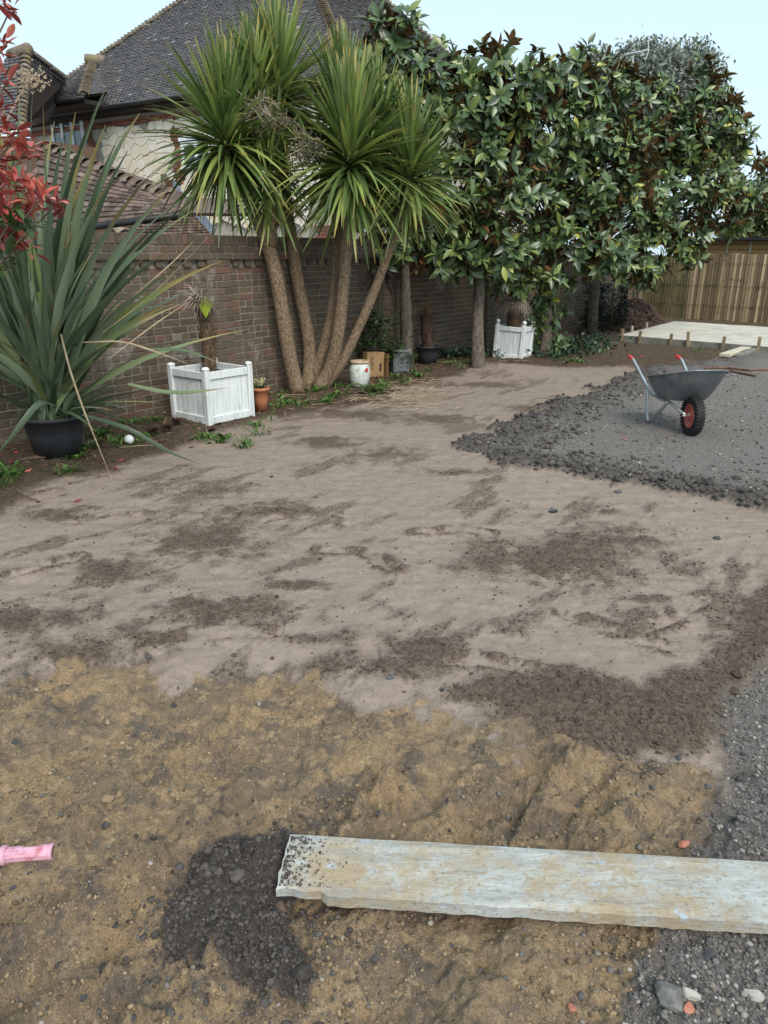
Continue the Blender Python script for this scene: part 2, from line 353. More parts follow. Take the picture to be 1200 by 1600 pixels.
def ground_material():
    m, t, b = base_mat('ground')
    pos = nd(t, 'ShaderNodeNewGeometry').outputs['Position']
    f1, f2, f3 = noise(t, pos, 3.2, 6, .65), noise(t, pos, 42, 5, .7), noise(t, pos, 190, 3, .7)
    mp = nd(t, 'ShaderNodeMapping'); mp.inputs['Rotation'].default_value = (0, 0, -math.atan2(UY, UX) + .5); mp.inputs['Scale'].default_value = (1, 4, 1)
    t.links.new(pos, mp.inputs[0]); fs = noise(t, mp.outputs[0], 3.0, 7, .7)
    sand = mixc(t, smooth(t, fs, .35, .7), (.265, .212, .174), (.205, .163, .133))
    sand = mixc(t, mth(t, 'MULTIPLY', smooth(t, noise(t, pos, 11, 7, .75), .46, .66), .55), sand, (.165, .130, .104))
    sand = mixc(t, mth(t, 'MULTIPLY', smooth(t, f2, .48, .78), .5), sand, (.135, .104, .083))
    crumb = mixc(t, smooth(t, f2, .35, .68), (.150, .112, .086), (.082, .060, .046))
    clay = mixc(t, smooth(t, f1, .38, .60), (.210, .160, .110), (.350, .245, .140))
    clay = mixc(t, smooth(t, noise(t, pos, 6.5, 6, .7), .46, .62), clay, (.150, .120, .095))
    clay = mixc(t, mth(t, 'MULTIPLY', smooth(t, noise(t, pos, 17, 6, .7), .52, .66), .7), clay, (.42, .31, .185))
    clay = mixc(t, mth(t, 'MULTIPLY', smooth(t, f3, .52, .72), .6), clay, (.10, .072, .048))
    clay = mixc(t, mth(t, 'MULTIPLY', smooth(t, noise(t, pos, 260, 2, .5), .66, .74), .8), clay, (.42, .34, .24))
    vor = nd(t, 'ShaderNodeTexVoronoi'); vor.inputs['Scale'].default_value = 85; t.links.new(pos, vor.inputs[0])
    vs = nd(t, 'ShaderNodeSeparateColor'); t.links.new(vor.outputs['Color'], vs.inputs[0])
    grv = mixc(t, vs.outputs[0], (.060, .054, .050), (.190, .175, .162))
    grv = mixc(t, smooth(t, f3, .4, .7), grv, (.055, .050, .047))
    dark = mixc(t, smooth(t, f2, .35, .7), (.050, .043, .039), (.095, .084, .076))
    lit = mixc(t, vs.outputs[1], (.150, .137, .125), (.285, .263, .242))
    grv = mixc(t, smooth(t, attr(t, 'comp'), .1, .9), mixc(t, .45, grv, dark), mixc(t, .6, grv, lit))
    bed = mixc(t, smooth(t, f2, .35, .68), (.115, .082, .056), (.052, .036, .025))
    bed = mixc(t, mth(t, 'MULTIPLY', smooth(t, noise(t, pos, 5, 5, .7), .56, .68), .45), bed, (.055, .085, .020))
    c = mixc(t, smooth(t, mth(t, 'ADD', attr(t, 'crumb'), mth(t, 'MULTIPLY', mth(t, 'SUBTRACT', mth(t, 'ADD', mth(t, 'MULTIPLY', f2, .6), mth(t, 'MULTIPLY', f3, .6)), .6), 2.2)), .05, 1.1), sand, crumb)
    c = mixc(t, attr(t, 'bed'), c, bed)
    c = mixc(t, smooth(t, mth(t, 'ADD', attr(t, 'clay'), mth(t, 'MULTIPLY', mth(t, 'SUBTRACT', f2, .5), .8)), .3, .75), c, clay)
    c = mixc(t, attr(t, 'gravel'), c, grv)
    c = mixc(t, attr(t, 'heap'), c, dark)
    f4, f5 = noise(t, pos, 330, 3, .8), noise(t, pos, 120, 4, .8)
    grit = mth(t, 'ADD', .88, mth(t, 'MULTIPLY', smooth(t, mth(t, 'ADD', mth(t, 'MULTIPLY', f4, .5), mth(t, 'MULTIPLY', f5, .5)), .36, .64), .76))
    loose = mth(t, 'ADD', mth(t, 'ADD', attr(t, 'crumb'), attr(t, 'clay')), mth(t, 'ADD', attr(t, 'gravel'), attr(t, 'bed')), True)
    gm_ = nd(t, 'ShaderNodeMix', data_type='RGBA', blend_type='MULTIPLY'); t.links.new(mth(t, 'ADD', .40, mth(t, 'MULTIPLY', loose, .6)), gm_.inputs[0]); t.links.new(c, gm_.inputs[6])
    cg = nd(t, 'ShaderNodeCombineColor'); [t.links.new(grit, cg.inputs[i]) for i in range(3)]; t.links.new(cg.outputs[0], gm_.inputs[7]); c = gm_.outputs[2]
    t.links.new(c, b.inputs['Base Color']); b.inputs['Roughness'].default_value = .95; b.inputs['Specular IOR Level'].default_value = .15
    rough_amt = mth(t, 'ADD', .10, mth(t, 'MULTIPLY', mth(t, 'ADD', mth(t, 'ADD', attr(t, 'crumb'), attr(t, 'clay')), mth(t, 'ADD', attr(t, 'gravel'), attr(t, 'bed')), True), .9))
    h = mth(t, 'MULTIPLY', mth(t, 'ADD', mth(t, 'ADD', mth(t, 'MULTIPLY', f2, 1.0), mth(t, 'MULTIPLY', f3, .6)), mth(t, 'MULTIPLY', f4, .3)), rough_amt)
    bumpn(t, b, h, 1.0, .018)
    return m
GROUND = ground_material()
def axis(lo, dense_lo, dense_hi, hi, n_d, n_s):
    a = dense_lo - (dense_lo - lo) * np.linspace(1, 0, n_s, endpoint=False) ** 1.5
    c = dense_hi + (hi - dense_hi) * np.linspace(0, 1, n_s + 1)[1:] ** 1.5
    return np.concatenate([a, np.linspace(dense_lo, dense_hi, n_d), c])
tt = axis(-6, -.74, .74, 6, 620, 26)
ys = [-8, -5, -3, -2, -1.2, -.6, -.1, .3, .55]
while ys[-1] < 26: ys.append(ys[-1] + max(.0068, .0062 * ys[-1]))
while ys[-1] < 400: ys.append(ys[-1] * 1.25)
ys = np.array(ys)
wy = np.sqrt(.8 ** 2 + np.maximum(ys, 0) ** 2)
GX = wy[:, None] * tt[None, :]; GY = np.repeat(ys[:, None], len(tt), 1)
gz, gm = ground_eval(GX.ravel(), GY.ravel())
nr, nc = GX.shape
idx = np.arange(nr * nc).reshape(nr, nc)
quads = np.stack([idx[:-1, :-1], idx[:-1, 1:], idx[1:, 1:], idx[1:, :-1]], -1).reshape(-1, 4)
gme = fast_mesh('ground', np.stack([GX.ravel(), GY.ravel(), gz], 1), quads, gm, smooth_=True)
tag(link('ground', gme, GROUND), 'levelled brown soil and rutted orange clay covering the whole plot', None, kind='structure')

# ------------------------------------------------------------------ shared materials
BRICK = mk('brick', [(.3, (.060, .048, .036)), (.7, (.142, .106, .076))], 26, .9, .6, 90, .004,
           alts=[(0, (.058, .049, .037)), (.3, (.110, .083, .058)), (.55, (.140, .098, .068)), (.78, (.092, .082, .054)), (.93, (.20, .085, .060)), (1, (.13, .112, .078))], altmix=.6,
           stain=((.30, .275, .24), 2.2, .58, .74), coord='World')
BRICKR = mk('house_brick', [(.3, (.13, .055, .040)), (.7, (.24, .11, .075))], 20, .9, .4, 80, .004, alts=[(0, (.10, .05, .04)), (.5, (.24, .09, .06)), (1, (.33, .15, .10))], altmix=.6, coord='World')
MORTAR = mk('mortar', [(.3, (.16, .142, .110)), (.7, (.30, .268, .215))], 18, .95, .5, 120, .004, stain=((.14, .12, .095), 2.5, .50, .70), coord='World')
STONEW = mk('pale_stone', [(.3, (.62, .57, .46)), (.7, (.78, .74, .64))], 7, .9, .5, 30, .01, alts=[(0, (.60, .52, .36)), (.5, (.74, .70, .60)), (1, (.66, .62, .55))], altmix=.5, coord='World')
STONEM = mk('stone_mortar', [(.3, (.30, .28, .235)), (.7, (.46, .43, .37))], 14, .95, .3, 60, coord='World')
TILE = mk('roof_tile', [(.3, (.105, .103, .112)), (.7, (.185, .180, .190))], 3, .6, .4, 60, .004, rnd=.12, alts=[(0, (.075, .074, .082)), (.5, (.125, .120, .125)), (.975, (.145, .125, .110)), (.993, (.42, .42, .39)), (1, (.45, .45, .42))], altmix=.6,
          stain=((.20, .17, .085), 1.1, .60, .80), coord='World')
TILEB = mk('brown_tile', [(.3, (.085, .060, .050)), (.7, (.18, .13, .105))], 6, .8, .5, 50, .005, rnd=.3, alts=[(0, (.06, .045, .04)), (.6, (.13, .085, .07)), (1, (.17, .13, .11))], altmix=.6, stain=((.17, .15, .08), 3, .60, .74), coord='World')
BONNET = mk('bonnet_tile', [(.3, (.13, .105, .085)), (.7, (.24, .20, .15))], 8, .85, .5, 50, .005, rnd=.3, stain=((.20, .16, .05), 3, .52, .68), coord='World')
LEAD = mk('lead', [(.3, (.22, .27, .33)), (.7, (.36, .43, .52))], 6, .55, .2, 30, metal=.3)
UPVC = mk('white_frame', [(.3, (.74, .78, .82)), (.7, (.80, .83, .86))], 4, .4, 0)
GUTTER = mk('black_gutter', [(.3, (.012, .012, .013)), (.7, (.028, .027, .027))], 8, .45, 0)
SOFFIT = mk('dark_timber', [(.3, (.018, .014, .012)), (.7, (.04, .030, .024))], 8, .8, .2)
def glass():
    m, t, b = base_mat('window_glass'); b.inputs['Base Color'].default_value = (.10, .14, .17, 1); b.inputs['Roughness'].default_value = .06
    b.inputs['Specular IOR Level'].default_value = .9; pos = nd(t, 'ShaderNodeNewGeometry').outputs['Position']
    bumpn(t, b, noise(t, pos, 4, 2), .15, .03); return m
GLASS = glass()
BARK = mk('grey_bark', [(.3, (.055, .045, .036)), (.7, (.17, .142, .112))], 22, .95, 1.0, 40, .02, stretch=(1, 1, .5), stain=((.09, .11, .06), 4, .56, .7), coord='World')
PALMBARK = mk('corky_bark', [(.28, (.070, .045, .028)), (.5, (.21, .148, .092)), (.75, (.36, .275, .185))], 48, .95, 1.0, 70, .014, stretch=(1, 1, .6), coord='World')
MAGTOP = mk('magnolia_upper', [(.3, (.042, .082, .030)), (.7, (.095, .148, .050))], 6, .33, .12, 40, .003, rnd=.35, spec=.6,
            alts=[(0, (.034, .072, .032)), (.55, (.088, .142, .052)), (.84, (.140, .190, .062)), (.97, (.20, .24, .06)), (.993, (.42, .40, .07))], altmix=.65, coord='World')
MAGBOT = mk('magnolia_lower', [(.3, (.13, .070, .028)), (.7, (.24, .135, .055))], 10, .8, 0, rnd=.4, alts=[(0, (.09, .08, .035)), (.35, (.13, .10, .05)), (.6, (.16, .075, .026)), (1, (.23, .11, .04))], altmix=.6, coord='World')
CORDL = mk('cordyline_leaf', [(.3, (.110, .170, .040)), (.7, (.190, .265, .085))], 5, .36, 0, rnd=.3, spec=.55, alts=[(0, (.070, .125, .040)), (.5, (.165, .235, .070)), (.85, (.27, .33, .08)), (1, (.36, .36, .10))], altmix=.55, tip=(.30, .25, .07), tiplo=.9, coord='World', trans=.22)
PHORM = mk('flax_leaf', [(.3, (.065, .105, .055)), (.7, (.125, .175, .095))], 3, .40, .12, 60, .002, rnd=.35, spec=.5, alts=[(0, (.050, .085, .048)), (.5, (.115, .165, .095)), (.8, (.20, .25, .165)), (1, (.13, .16, .03))], altmix=.6, tip=(.22, .18, .07), tiplo=.88, coord='World', trans=.12)
STRAW = mk('dry_straw', [(.3, (.26, .19, .12)), (.7, (.45, .36, .25))], 12, .85, 0, rnd=.35)
DEADF = mk('dead_frond', [(.3, (.16, .12, .09)), (.7, (.36, .30, .24))], 14, .9, 0, rnd=.4)
REDL = mk('photinia_red', [(.3, (.32, .065, .06)), (.7, (.52, .17, .15))], 14, .32, 0, rnd=.4, spec=.5, alts=[(0, (.22, .025, .030)), (.6, (.46, .075, .050)), (1, (.55, .19, .11))], altmix=.6, coord='World', trans=.15)
GRNL = mk('shrub_green', [(.3, (.030, .062, .018)), (.7, (.070, .125, .034))], 10, .45, 0, rnd=.45, spec=.4, coord='World', trans=.12)
DKGRN = mk('ivy_green', [(.3, (.012, .034, .016)), (.7, (.030, .066, .028))], 10, .4, 0, rnd=.5, spec=.45, coord='World')
WEED = mk('weed_green', [(.3, (.045, .105, .018)), (.7, (.105, .200, .040))], 20, .5, 0, rnd=.45, coord='World', trans=.2)
WHITEP = mk('white_paint', [(.28, (.42, .46, .45)), (.45, (.64, .68, .68)), (.65, (.74, .77, .77))], 9, .6, .3, 60, .002, stretch=(5, 5, .45), stain=((.40, .42, .33), 7, .58, .78), coord='World')
BLACKP = mk('black_plastic', [(.3, (.020, .023, .028)), (.7, (.042, .045, .050))], 7, .5, .15, 80, .002, stain=((.075, .068, .058), 5, .58, .8))
TERRA = mk('terracotta', [(.3, (.36, .13, .065)), (.7, (.48, .19, .10))], 9, .8, .2, 50, .002)
CERAM = mk('glazed_jar', [(.3, (.50, .55, .50)), (.7, (.70, .72, .66))], 16, .35, .2, 30, .003, stain=((.26, .33, .27), 22, .52, .66), coord='World')
JARRIM = mk('jar_rim', [(.3, (.42, .24, .13)), (.7, (.58, .48, .34))], 12, .6, 0)
CARD = mk('cardboard', [(.3, (.36, .22, .10)), (.7, (.47, .30, .15))], 5, .85, .1, 60, .002)
INK = mk('black_print', [(.3, (.02, .018, .016)), (.7, (.04, .035, .03))], 10, .8, 0)
LEADP = mk('lead_planter', [(.3, (.12, .13, .14)), (.7, (.26, .27, .27))], 10, .6, .3, 40, .004, metal=.2)
FENCE = mk('fence_board', [(.3, (.120, .085, .045)), (.55, (.235, .170, .095)), (.8, (.33, .25, .15))], 4, .9, .5, 26, .006, stretch=(7, 7, .9), rnd=.28, alts=[(0, (.15, .11, .065)), (.6, (.31, .235, .14)), (1, (.46, .37, .24))], altmix=.6, stain=((.075, .060, .042), 3.2, .56, .74), coord='World')
FENCEG = mk('green_fence_board', [(.3, (.075, .062, .030)), (.7, (.165, .140, .070))], 4, .9, .5, 26, .006, stretch=(7, 7, .9), rnd=.25, stain=((.06, .075, .03), 2.5, .5, .7), coord='World')
FRESHW = mk('fresh_timber', [(.3, (.38, .23, .085)), (.7, (.52, .34, .14))], 5, .85, .2, 30, .003, stretch=(1, 1, 6), rnd=.15, coord='World')
PALEW = mk('pale_timber', [(.3, (.40, .36, .26)), (.7, (.56, .52, .41))], 6, .85, .3, 40, .003, stretch=(3, 3, 6), rnd=.15, coord='World')
CONC = mk('concrete', [(.3, (.40, .375, .31)), (.7, (.62, .59, .50))], 3, .85, .3, 40, .004, stretch=(1, 2.5, 1), stain=((.24, .21, .17), 1.6, .55, .75), coord='World')
SHUT = mk('formwork', [(.3, (.15, .14, .12)), (.7, (.28, .265, .23))], 6, .9, .3, 30, .004, coord='World')
PEGW = mk('peg_timber', [(.3, (.22, .17, .10)), (.7, (.36, .29, .19))], 6, .85, .3, 40, .003, rnd=.25, coord='World')
FELT = mk('roof_felt', [(.3, (.014, .014, .015)), (.7, (.03, .03, .032))], 10, .9, .3)
ROCK = mk('rock', [(.3, (.075, .069, .065)), (.7, (.165, .154, .146))], 30, .9, .5, 120, .003, rnd=.4, alts=[(0, (.085, .080, .076)), (.62, (.150, .142, .135)), (.82, (.17, .14, .105)), (.94, (.26, .24, .21)), (1, (.33, .31, .28))], altmix=.7)
CLOD = mk('dark_clod', [(.3, (.050, .043, .039)), (.7, (.105, .092, .083))], 40, .95, .6, 150, .003, rnd=.4)
CLAYC = mk('clay_clod', [(.3, (.14, .102, .065)), (.7, (.27, .19, .108))], 40, .95, .6, 150, .003, rnd=.3, alts=[(0, (.12, .092, .065)), (.6, (.23, .165, .098)), (1, (.29, .22, .145))], altmix=.5)
SOILC = mk('soil_clod', [(.3, (.060, .043, .032)), (.7, (.115, .085, .063))], 40, .95, .6, 150, .003, rnd=.4)
REDS = mk('red_shard', [(.3, (.34, .13, .08)), (.7, (.46, .19, .13))], 30, .85, .3, 90)
PINK = mk('pink_plastic', [(.3, (.56, .27, .36)), (.7, (.68, .42, .51))], 14, .6, .3, 60, .001, stain=((.46, .15, .19), 26, .52, .68), coord='World')
GALV = mk('tray_metal', [(.3, (.13, .145, .155)), (.7, (.235, .255, .265))], 5, .5, .2, 40, .002, metal=.35, stain=((.36, .33, .27), 4, .54, .68), coord='World')
ZINC = mk('zinc_tube', [(.3, (.38, .41, .43)), (.7, (.56, .59, .61))], 8, .35, 0, metal=.8)
RUBBER = mk('rubber', [(.3, (.012, .012, .013)), (.7, (.028, .027, .027))], 20, .75, .2, 60, .002)
REDP = mk('red_plastic', [(.3, (.52, .035, .045)), (.7, (.66, .07, .08))], 10, .4, 0)
REDM = mk('red_rim_paint', [(.3, (.42, .05, .05)), (.7, (.52, .13, .10))], 12, .5, .1, stain=((.45, .36, .30), 26, .52, .66), coord='World')
DKSOIL = mk('potting_soil', [(.3, (.022, .016, .012)), (.7, (.055, .04, .03))], 30, .95, .8, 60, .01)
FARL = mk('far_foliage', [(.3, (.16, .19, .16)), (.7, (.25, .28, .23))], .6, .8, 0, rnd=.4, coord='World')  # distance haze is painted into this lightened leaf colour
FARL2 = mk('beyond_foliage', [(.3, (.050, .072, .024)), (.7, (.120, .140, .050))], .8, .7, 0, rnd=.45, coord='World')
TWIG = mk('twig', [(.3, (.10, .075, .055)), (.7, (.20, .16, .12))], 12, .9, 0)
REDTWIG = mk('red_twig', [(.3, (.11, .05, .035)), (.7, (.22, .11, .075))], 12, .85, 0)
MULCH = mk('bark_mulch', [(.3, (.055, .034, .026)), (.7, (.135, .085, .064))], 20, .95, .3, rnd=.5)
CONE = mk('brown_cone', [(.3, (.055, .030, .022)), (.7, (.12, .07, .05))], 20, .9, .3, rnd=.4)
WBALL = mk('white_ball', [(.3, (.70, .71, .70)), (.7, (.80, .80, .79))], 20, .5, .1)
BLUE = mk('navy_cloth', [(.3, (.015, .022, .045)), (.7, (.04, .06, .10))], 20, .8, .3)
TAGM = mk('plant_tag', [(.3, (.012, .013, .02)), (.7, (.03, .03, .04))], 10, .4, 0)
FLOWER = mk('dry_blossom', [(.3, (.40, .30, .20)), (.7, (.60, .50, .38))], 20, .9, 0, rnd=.3)
ALUM = mk('aerial_metal', [(.3, (.50, .55, .58)), (.7, (.62, .66, .68))], 10, .5, 0)
BLOSY = mk('pale_flower', [(.3, (.45, .42, .20)), (.7, (.6, .55, .3))], 20, .8, 0)

# ------------------------------------------------------------------ garden wall of single bricks
wall = thing('garden_wall', 'long dark red-brown brick garden wall with a dentil course under its coping', 'wall', W0)
def sten(L, D, H, ch=.004):
    mb = MB(); mb.box((0, 0, 0), (L, D, H), None, ch); return mb
BM = {'s': sten(.213, .1025, .064), 'h': sten(.1005, .1025, .064), 'e': sten(.064, .215, .103), 'd': sten(.1005, .15, .066)}
BMESH = {k: v.mesh('brick') for k, v in BM.items()}
WR = basis(WU, -WN, Vector((0, 0, 1)))
S0, S1, ZB = -4.2, 16.0, -.055
def s_of_px(px):
    lo, hi = -4, 15
    for _ in range(40):
        mid = (lo + hi) / 2; p = W0 + WU * mid
        if projn((p.x, p.y, 1.2))[0] < px: lo = mid
        else: hi = mid
    return lo
piers = [s_of_px(341) + k * 3.3 for k in range(-1, 5)]
bricks = []          # (kind, s, out, z)
def in_pier(s_, hw=.165): return any(abs(s_ - p) < hw for p in piers)
for c in range(21):
    z = ZB + c * .075 + .0375; s_ = S0 + (.1125 if c % 2 else 0) + random.uniform(-.01, .01); k = 0
    head_row = c % 4 == 3
    while s_ < S1:
        kind = 'h' if head_row or random.random() < .12 else 's'; L = .1125 if kind == 'h' else .225
        bricks.append((kind, s_ + L / 2, random.gauss(0, .0022), z)); s_ += L
for p in piers:
    for c in range(21):
        z = ZB + c * .075 + .0375
        seq = [('s', -.0563), ('h', .1125)] if c % 2 else [('h', -.1125), ('s', .0563)]
        for kd, o in seq: bricks.append((kd, p + o, .052 + random.gauss(0, .0015), z))
z = ZB + 21 * .075 + .0375; s_ = S0
while s_ < S1:
    if in_pier(s_, .17): bricks.append(('h', s_, .055, z))
    else: bricks.append(('d', s_, .028, z))
    s_ += .1125 if in_pier(s_ + .11, .17) else .185
for c in (22, 23):
    z = ZB + c * .075 + .0375; s_ = S0 + (c % 2) * .1125
    while s_ < S1: bricks.append(('s', s_, .056 + random.gauss(0, .0015), z)); s_ += .225
z = ZB + 24 * .075 + .0565; s_ = S0
while s_ < S1: bricks.append(('e', s_, .004 + random.gauss(0, .0015), z)); s_ += .0745
mb = MB()
def wall_core(s0, s1, z0, z1, out, back=.30):
    c = W0 + WU * ((s0 + s1) / 2) + WN * ((out - back) / 2); mb.box((c.x, c.y, (z0 + z1) / 2), (s1 - s0, out + back, z1 - z0), WR)
wall_core(S0 - .1, S1, -.4, ZB + 22 * .075 + .001, -.0065)
wall_core(S0 - .1, S1, ZB + 22 * .075 + .002, ZB + 24 * .075, .047)
wall_core(S0 - .1, S1, ZB + 24 * .075 + .001, ZB + 24 * .075 + .100, .045, .11)
for p in piers: wall_core(p - .164, p + .164, -.4, ZB + 22 * .075, .043)
mb.build('mortar', MORTAR, wall)
pos = []
for kd, s_, o, z in bricks:
    dp = {'e': -.1075 + .105, 'd': -.075}.get(kd, -.05125); p = W0 + WU * s_ + WN * (o + (dp if kd != 'e' else -.052)); pos.append((p.x, p.y, z))
pos = np.array(pos); bx_, by_, _ = projn(pos)
vis = (bx_ > 222) & (bx_ < 640) & (by_ > 340) & (by_ < 640); dist = np.linalg.norm(pos - np.array([0, 0, EYE]), axis=1)
order = [i for i in np.argsort(np.where(vis, dist, 1e6)) if vis[i]][:300]; single = set(int(i) for i in order)
def jit(): return Matrix.Rotation(random.gauss(0, .006), 3, 'Z') @ Matrix.Rotation(random.gauss(0, .008), 3, 'Y')
rest = {k: [] for k in BM}
for i, (kd, s_, o, z) in enumerate(bricks):
    R = WR @ jit()
    if i in single: place('brick', BMESH[kd], BRICK, R, pos[i], wall)
    else: rest[kd].append((R, pos[i]))
VV, FF, vv, off = [], [], [], 0
for kd, lst in rest.items():
    bV, bF = np.array(BM[kd].v), BM[kd].f
    for R, p in lst:
        VV.append(bV @ np.array(R).T + p); FF += [tuple(a + off for a in f) for f in bF]; off += len(bV); vv += [random.random()] * len(bV)
me = bpy.data.meshes.new('far_bricks'); me.from_pydata(np.concatenate(VV).tolist(), [], FF)
a = me.attributes.new('var', 'FLOAT', 'POINT'); a.data.foreach_set('value', vv)
tag(link('brickwork', me, BRICK, wall), None, None, kind='stuff')

# ------------------------------------------------------------------ the house behind the wall
AL = math.radians(59)
HA, HB, ZU = Vector((math.sin(AL), -math.cos(AL), 0)), Vector((math.cos(AL), math.sin(AL), 0)), Vector((0, 0, 1))
EP = at(190, 163, 22.0); ZE = EP.z; TP = math.tan(math.radians(42))
TL, TR, LB = -4.9, 7.25, 13.5
house = thing('house', 'large pale stone house with steep dark tiled hipped roof behind the wall', 'house', (EP.x, EP.y, 0))
CL, CR = EP + HA * TL, EP + HA * TR
QM = (TR - TL) / 2
def tile_quad(p0, p1, p2, p3, gauge=.1, wd=.165, lift=.02, thick=.014):
    """transforms of plain tiles laid in courses from edge p0-p1 up to edge p3-p2"""
    out = []; n = max(1, int(((p3 - p0).length + (p2 - p1).length) / 2 / gauge))
    for k in range(n):
        f0, f1 = k / n, (k + 1) / n
        a, b_ = p0.lerp(p3, f0), p1.lerp(p2, f0); a2, b2 = p0.lerp(p3, f1), p1.lerp(p2, f1); L = (b_ - a).length
        m = max(1, int(L / wd)); e = (b_ - a).normalized(); up = ((a2 + b2) / 2 - (a + b_) / 2); up = (up - e * up.dot(e)).normalized(); nn = e.cross(up)
        for j in range(m + (k % 2)):
            u = (j + .5 - .5 * (k % 2)) / m
            if not 0 <= u <= 1: continue
            R = basis(e, up, nn) @ Matrix.Rotation(random.gauss(-.25, .012), 3, 'X') @ Matrix.Rotation(random.gauss(0, .008), 3, 'Z')
            out.append((R, a.lerp(b_, u) + up * .075 + nn * (lift + random.gauss(0, .002))))
    return out
TMB = MB(); TMB.box((0, 0, 0), (.163, .19, .013)); TV, TF = np.array(TMB.v), TMB.f
def tiles_stuff(name, tl, mat, parent):
    me = join_inst(name, TV, TF, np.array([np.array(r) for r, _ in tl]), np.array([list(p) for _, p in tl]), rng.random(len(tl)))
    return tag(link(name, me, mat, parent), None, None, kind='stuff')
def slab_quad(name, P, mat, parent, th=.05):
    n = (P[1] - P[0]).cross(P[3] - P[0]).normalized() * th; mb = MB()
    mb.add(list(P) + [p - n for p in P], [(0, 1, 2, 3), (7, 6, 5, 4), (0, 4, 5, 1), (1, 5, 6, 2), (2, 6, 7, 3), (3, 7, 4, 0)]); return mb.build(name, mat, parent)
APEX_L = CL + (HA + HB) * QM + ZU * QM * TP
APEX2 = APEX_L + HB * (LB - 2 * QM)
faceA = (CL, CR, CR + (HB - HA) * QM * .985 + ZU * QM * .985 * TP, CL + (HA + HB) * QM * .985 + ZU * QM * .985 * TP)
CD = CR + HB * LB
faceB = (CR, CD, APEX2, APEX_L)
faceL = (CL + HB * LB, CL, APEX_L, APEX2); faceBk = (CD, CL + HB * LB, APEX2, APEX2 + HA * .01)
roof = slab_quad('roof', faceA, SOFFIT, house); 
for nm, q in (('roof', faceB), ('roof', faceL), ('roof', faceBk)): slab_quad(nm, q, SOFFIT, house)
tiles_stuff('roof_tiles', tile_quad(*faceA), TILE, roof)
tiles_stuff('roof_tiles', tile_quad(*faceB), TILE, roof)
tiles_stuff('roof_tiles', tile_quad(*faceL, gauge=.2, wd=.33), TILE, roof)
def bonnet_mesh():
    mb = MB(); n = 7; V = []
    for z, r, lift in ((0, .155, .035), (.26, .10, .0)):
        for k in range(n):
            a = math.pi * (k / (n - 1)) ; V.append((r * math.cos(a), z, lift + .75 * r * math.sin(a)))
        for k in range(n):
            a = math.pi * (k / (n - 1)); V.append(((r - .02) * math.cos(a), z, lift + .75 * (r - .02) * math.sin(a)))
    Fc = []
    for k in range(n - 1): Fc += [(k, k + 1, 2 * n + k + 1, 2 * n + k), (n + k + 1, n + k, 3 * n + k, 3 * n + k + 1), (k + 1, k, n + k, n + k + 1)]
    mb.add(V, Fc); return mb.mesh('bonnet_tile', True)
BON = bonnet_mesh()
def hip_line(a, b_, parent, step=.125, sc_=1.0, limit=400, lift=.0):
    d = (b_ - a); L = d.length; d.normalize(); x = d.cross(ZU).normalized(); n = x.cross(d); n = n if n.z > 0 else -n; x = d.cross(n)
    for k in range(min(limit, int(L / step))):
        p = a + d * (k * step) + n * lift
        R = basis(x, d, n) @ Matrix.Rotation(random.gauss(-.12, .04), 3, 'X') @ Matrix.Rotation(random.gauss(0, .04), 3, 'Z')
        place('bonnet_tile', BON, BONNET, R * sc_, p, parent)
hip_line(CL, CL.lerp(faceA[3], .75), roof); hip_line(CR, CR.lerp(faceA[2], .75), roof); hip_line(CD, CD.lerp(APEX2, .85), roof, .16)
# gutters, soffit and the walls under the eaves
mb = MB(); o = -HB * .05 - ZU * .03
mb.tube([CL + o, CR + o, CR + HA * .05 + HB * .05 - ZU * .03, CD + HA * .05 - ZU * .03], .055, 8); mb.build('gutter', GUTTER, house, True)
mb = MB(); c = (CL + CR) / 2 + HB * .2 - ZU * .10; HR = basis(HA, HB, ZU); mb.box(c, (TR - TL - .1, .34, .16), HR); c = (CR + CD) / 2 - HA * .2 - ZU * .10; mb.box(c, (.34, LB - .4, .16), HR); mb.build('soffit', SOFFIT, house)
FO = EP + HB * .36                                       # facade plane
def fac(x, y, out=0.0):
    r = Vector(ray(x, y)); e = Vector((0, 0, EYE)); return e + r * ((FO - HB * out - e).dot(HB) / r.dot(HB))
def ft(p): q = p - FO; return q.dot(HA), p.z
mb = MB(); cc = FO + HA * ((TL + TR) / 2) + HB * (LB / 2 - .3); mb.box((cc.x, cc.y, (ZE - .1) / 2), (TR - TL - .7, LB - .7, ZE - .1), HR); mb.build('wall', STONEM, house)
win_px = [(79, 183, 137, 242), (283, 222, 320, 252)]
wins = []
for x0, y0, x1, y1 in win_px:
    t0, z1 = ft(fac(x0, y0)); t1, z0 = ft(fac(x1, y1)); z1 = max(z1, ft(fac(x1, y0))[1]); wins.append((t0, t1, z0, z1))
wins[0] = (wins[0][0], wins[0][1], wins[0][3] - 1.35, wins[0][3] - .05); wins[1] = (wins[1][0], wins[1][0] + 1.1, wins[1][2] - .1, wins[1][3])
brz = []                                                 # brick dressings on the facade: t0, t1, z0, z1
w0, w1 = wins
brz += [(w0[1] + .01, w0[1] + .26, w0[2] - .5, ZE), (w1[0] - .34, w1[0], w1[2] - .4, w1[3] + .35), (TL, TR, ZE - .42, ZE - .25)]
tq = ft(fac(262, 280))[0]; brz.append((tq - .1, w1[0] - .34, w1[2] - 1.25, w1[2] - .25)); brz.append((tq - .35, tq - .1, w1[2] - 1.0, w1[2] - .45))
tq = ft(fac(492, 340))[0]; brz.append((tq, tq + .8, 1.5, 2.9))
hb = {'s': sten(.213, .06, .064), 'h': sten(.1005, .06, .064)}
HBM = {k: v.mesh('house_brick') for k, v in hb.items()}; FR_ = basis(HA, HB, ZU); nb = 0
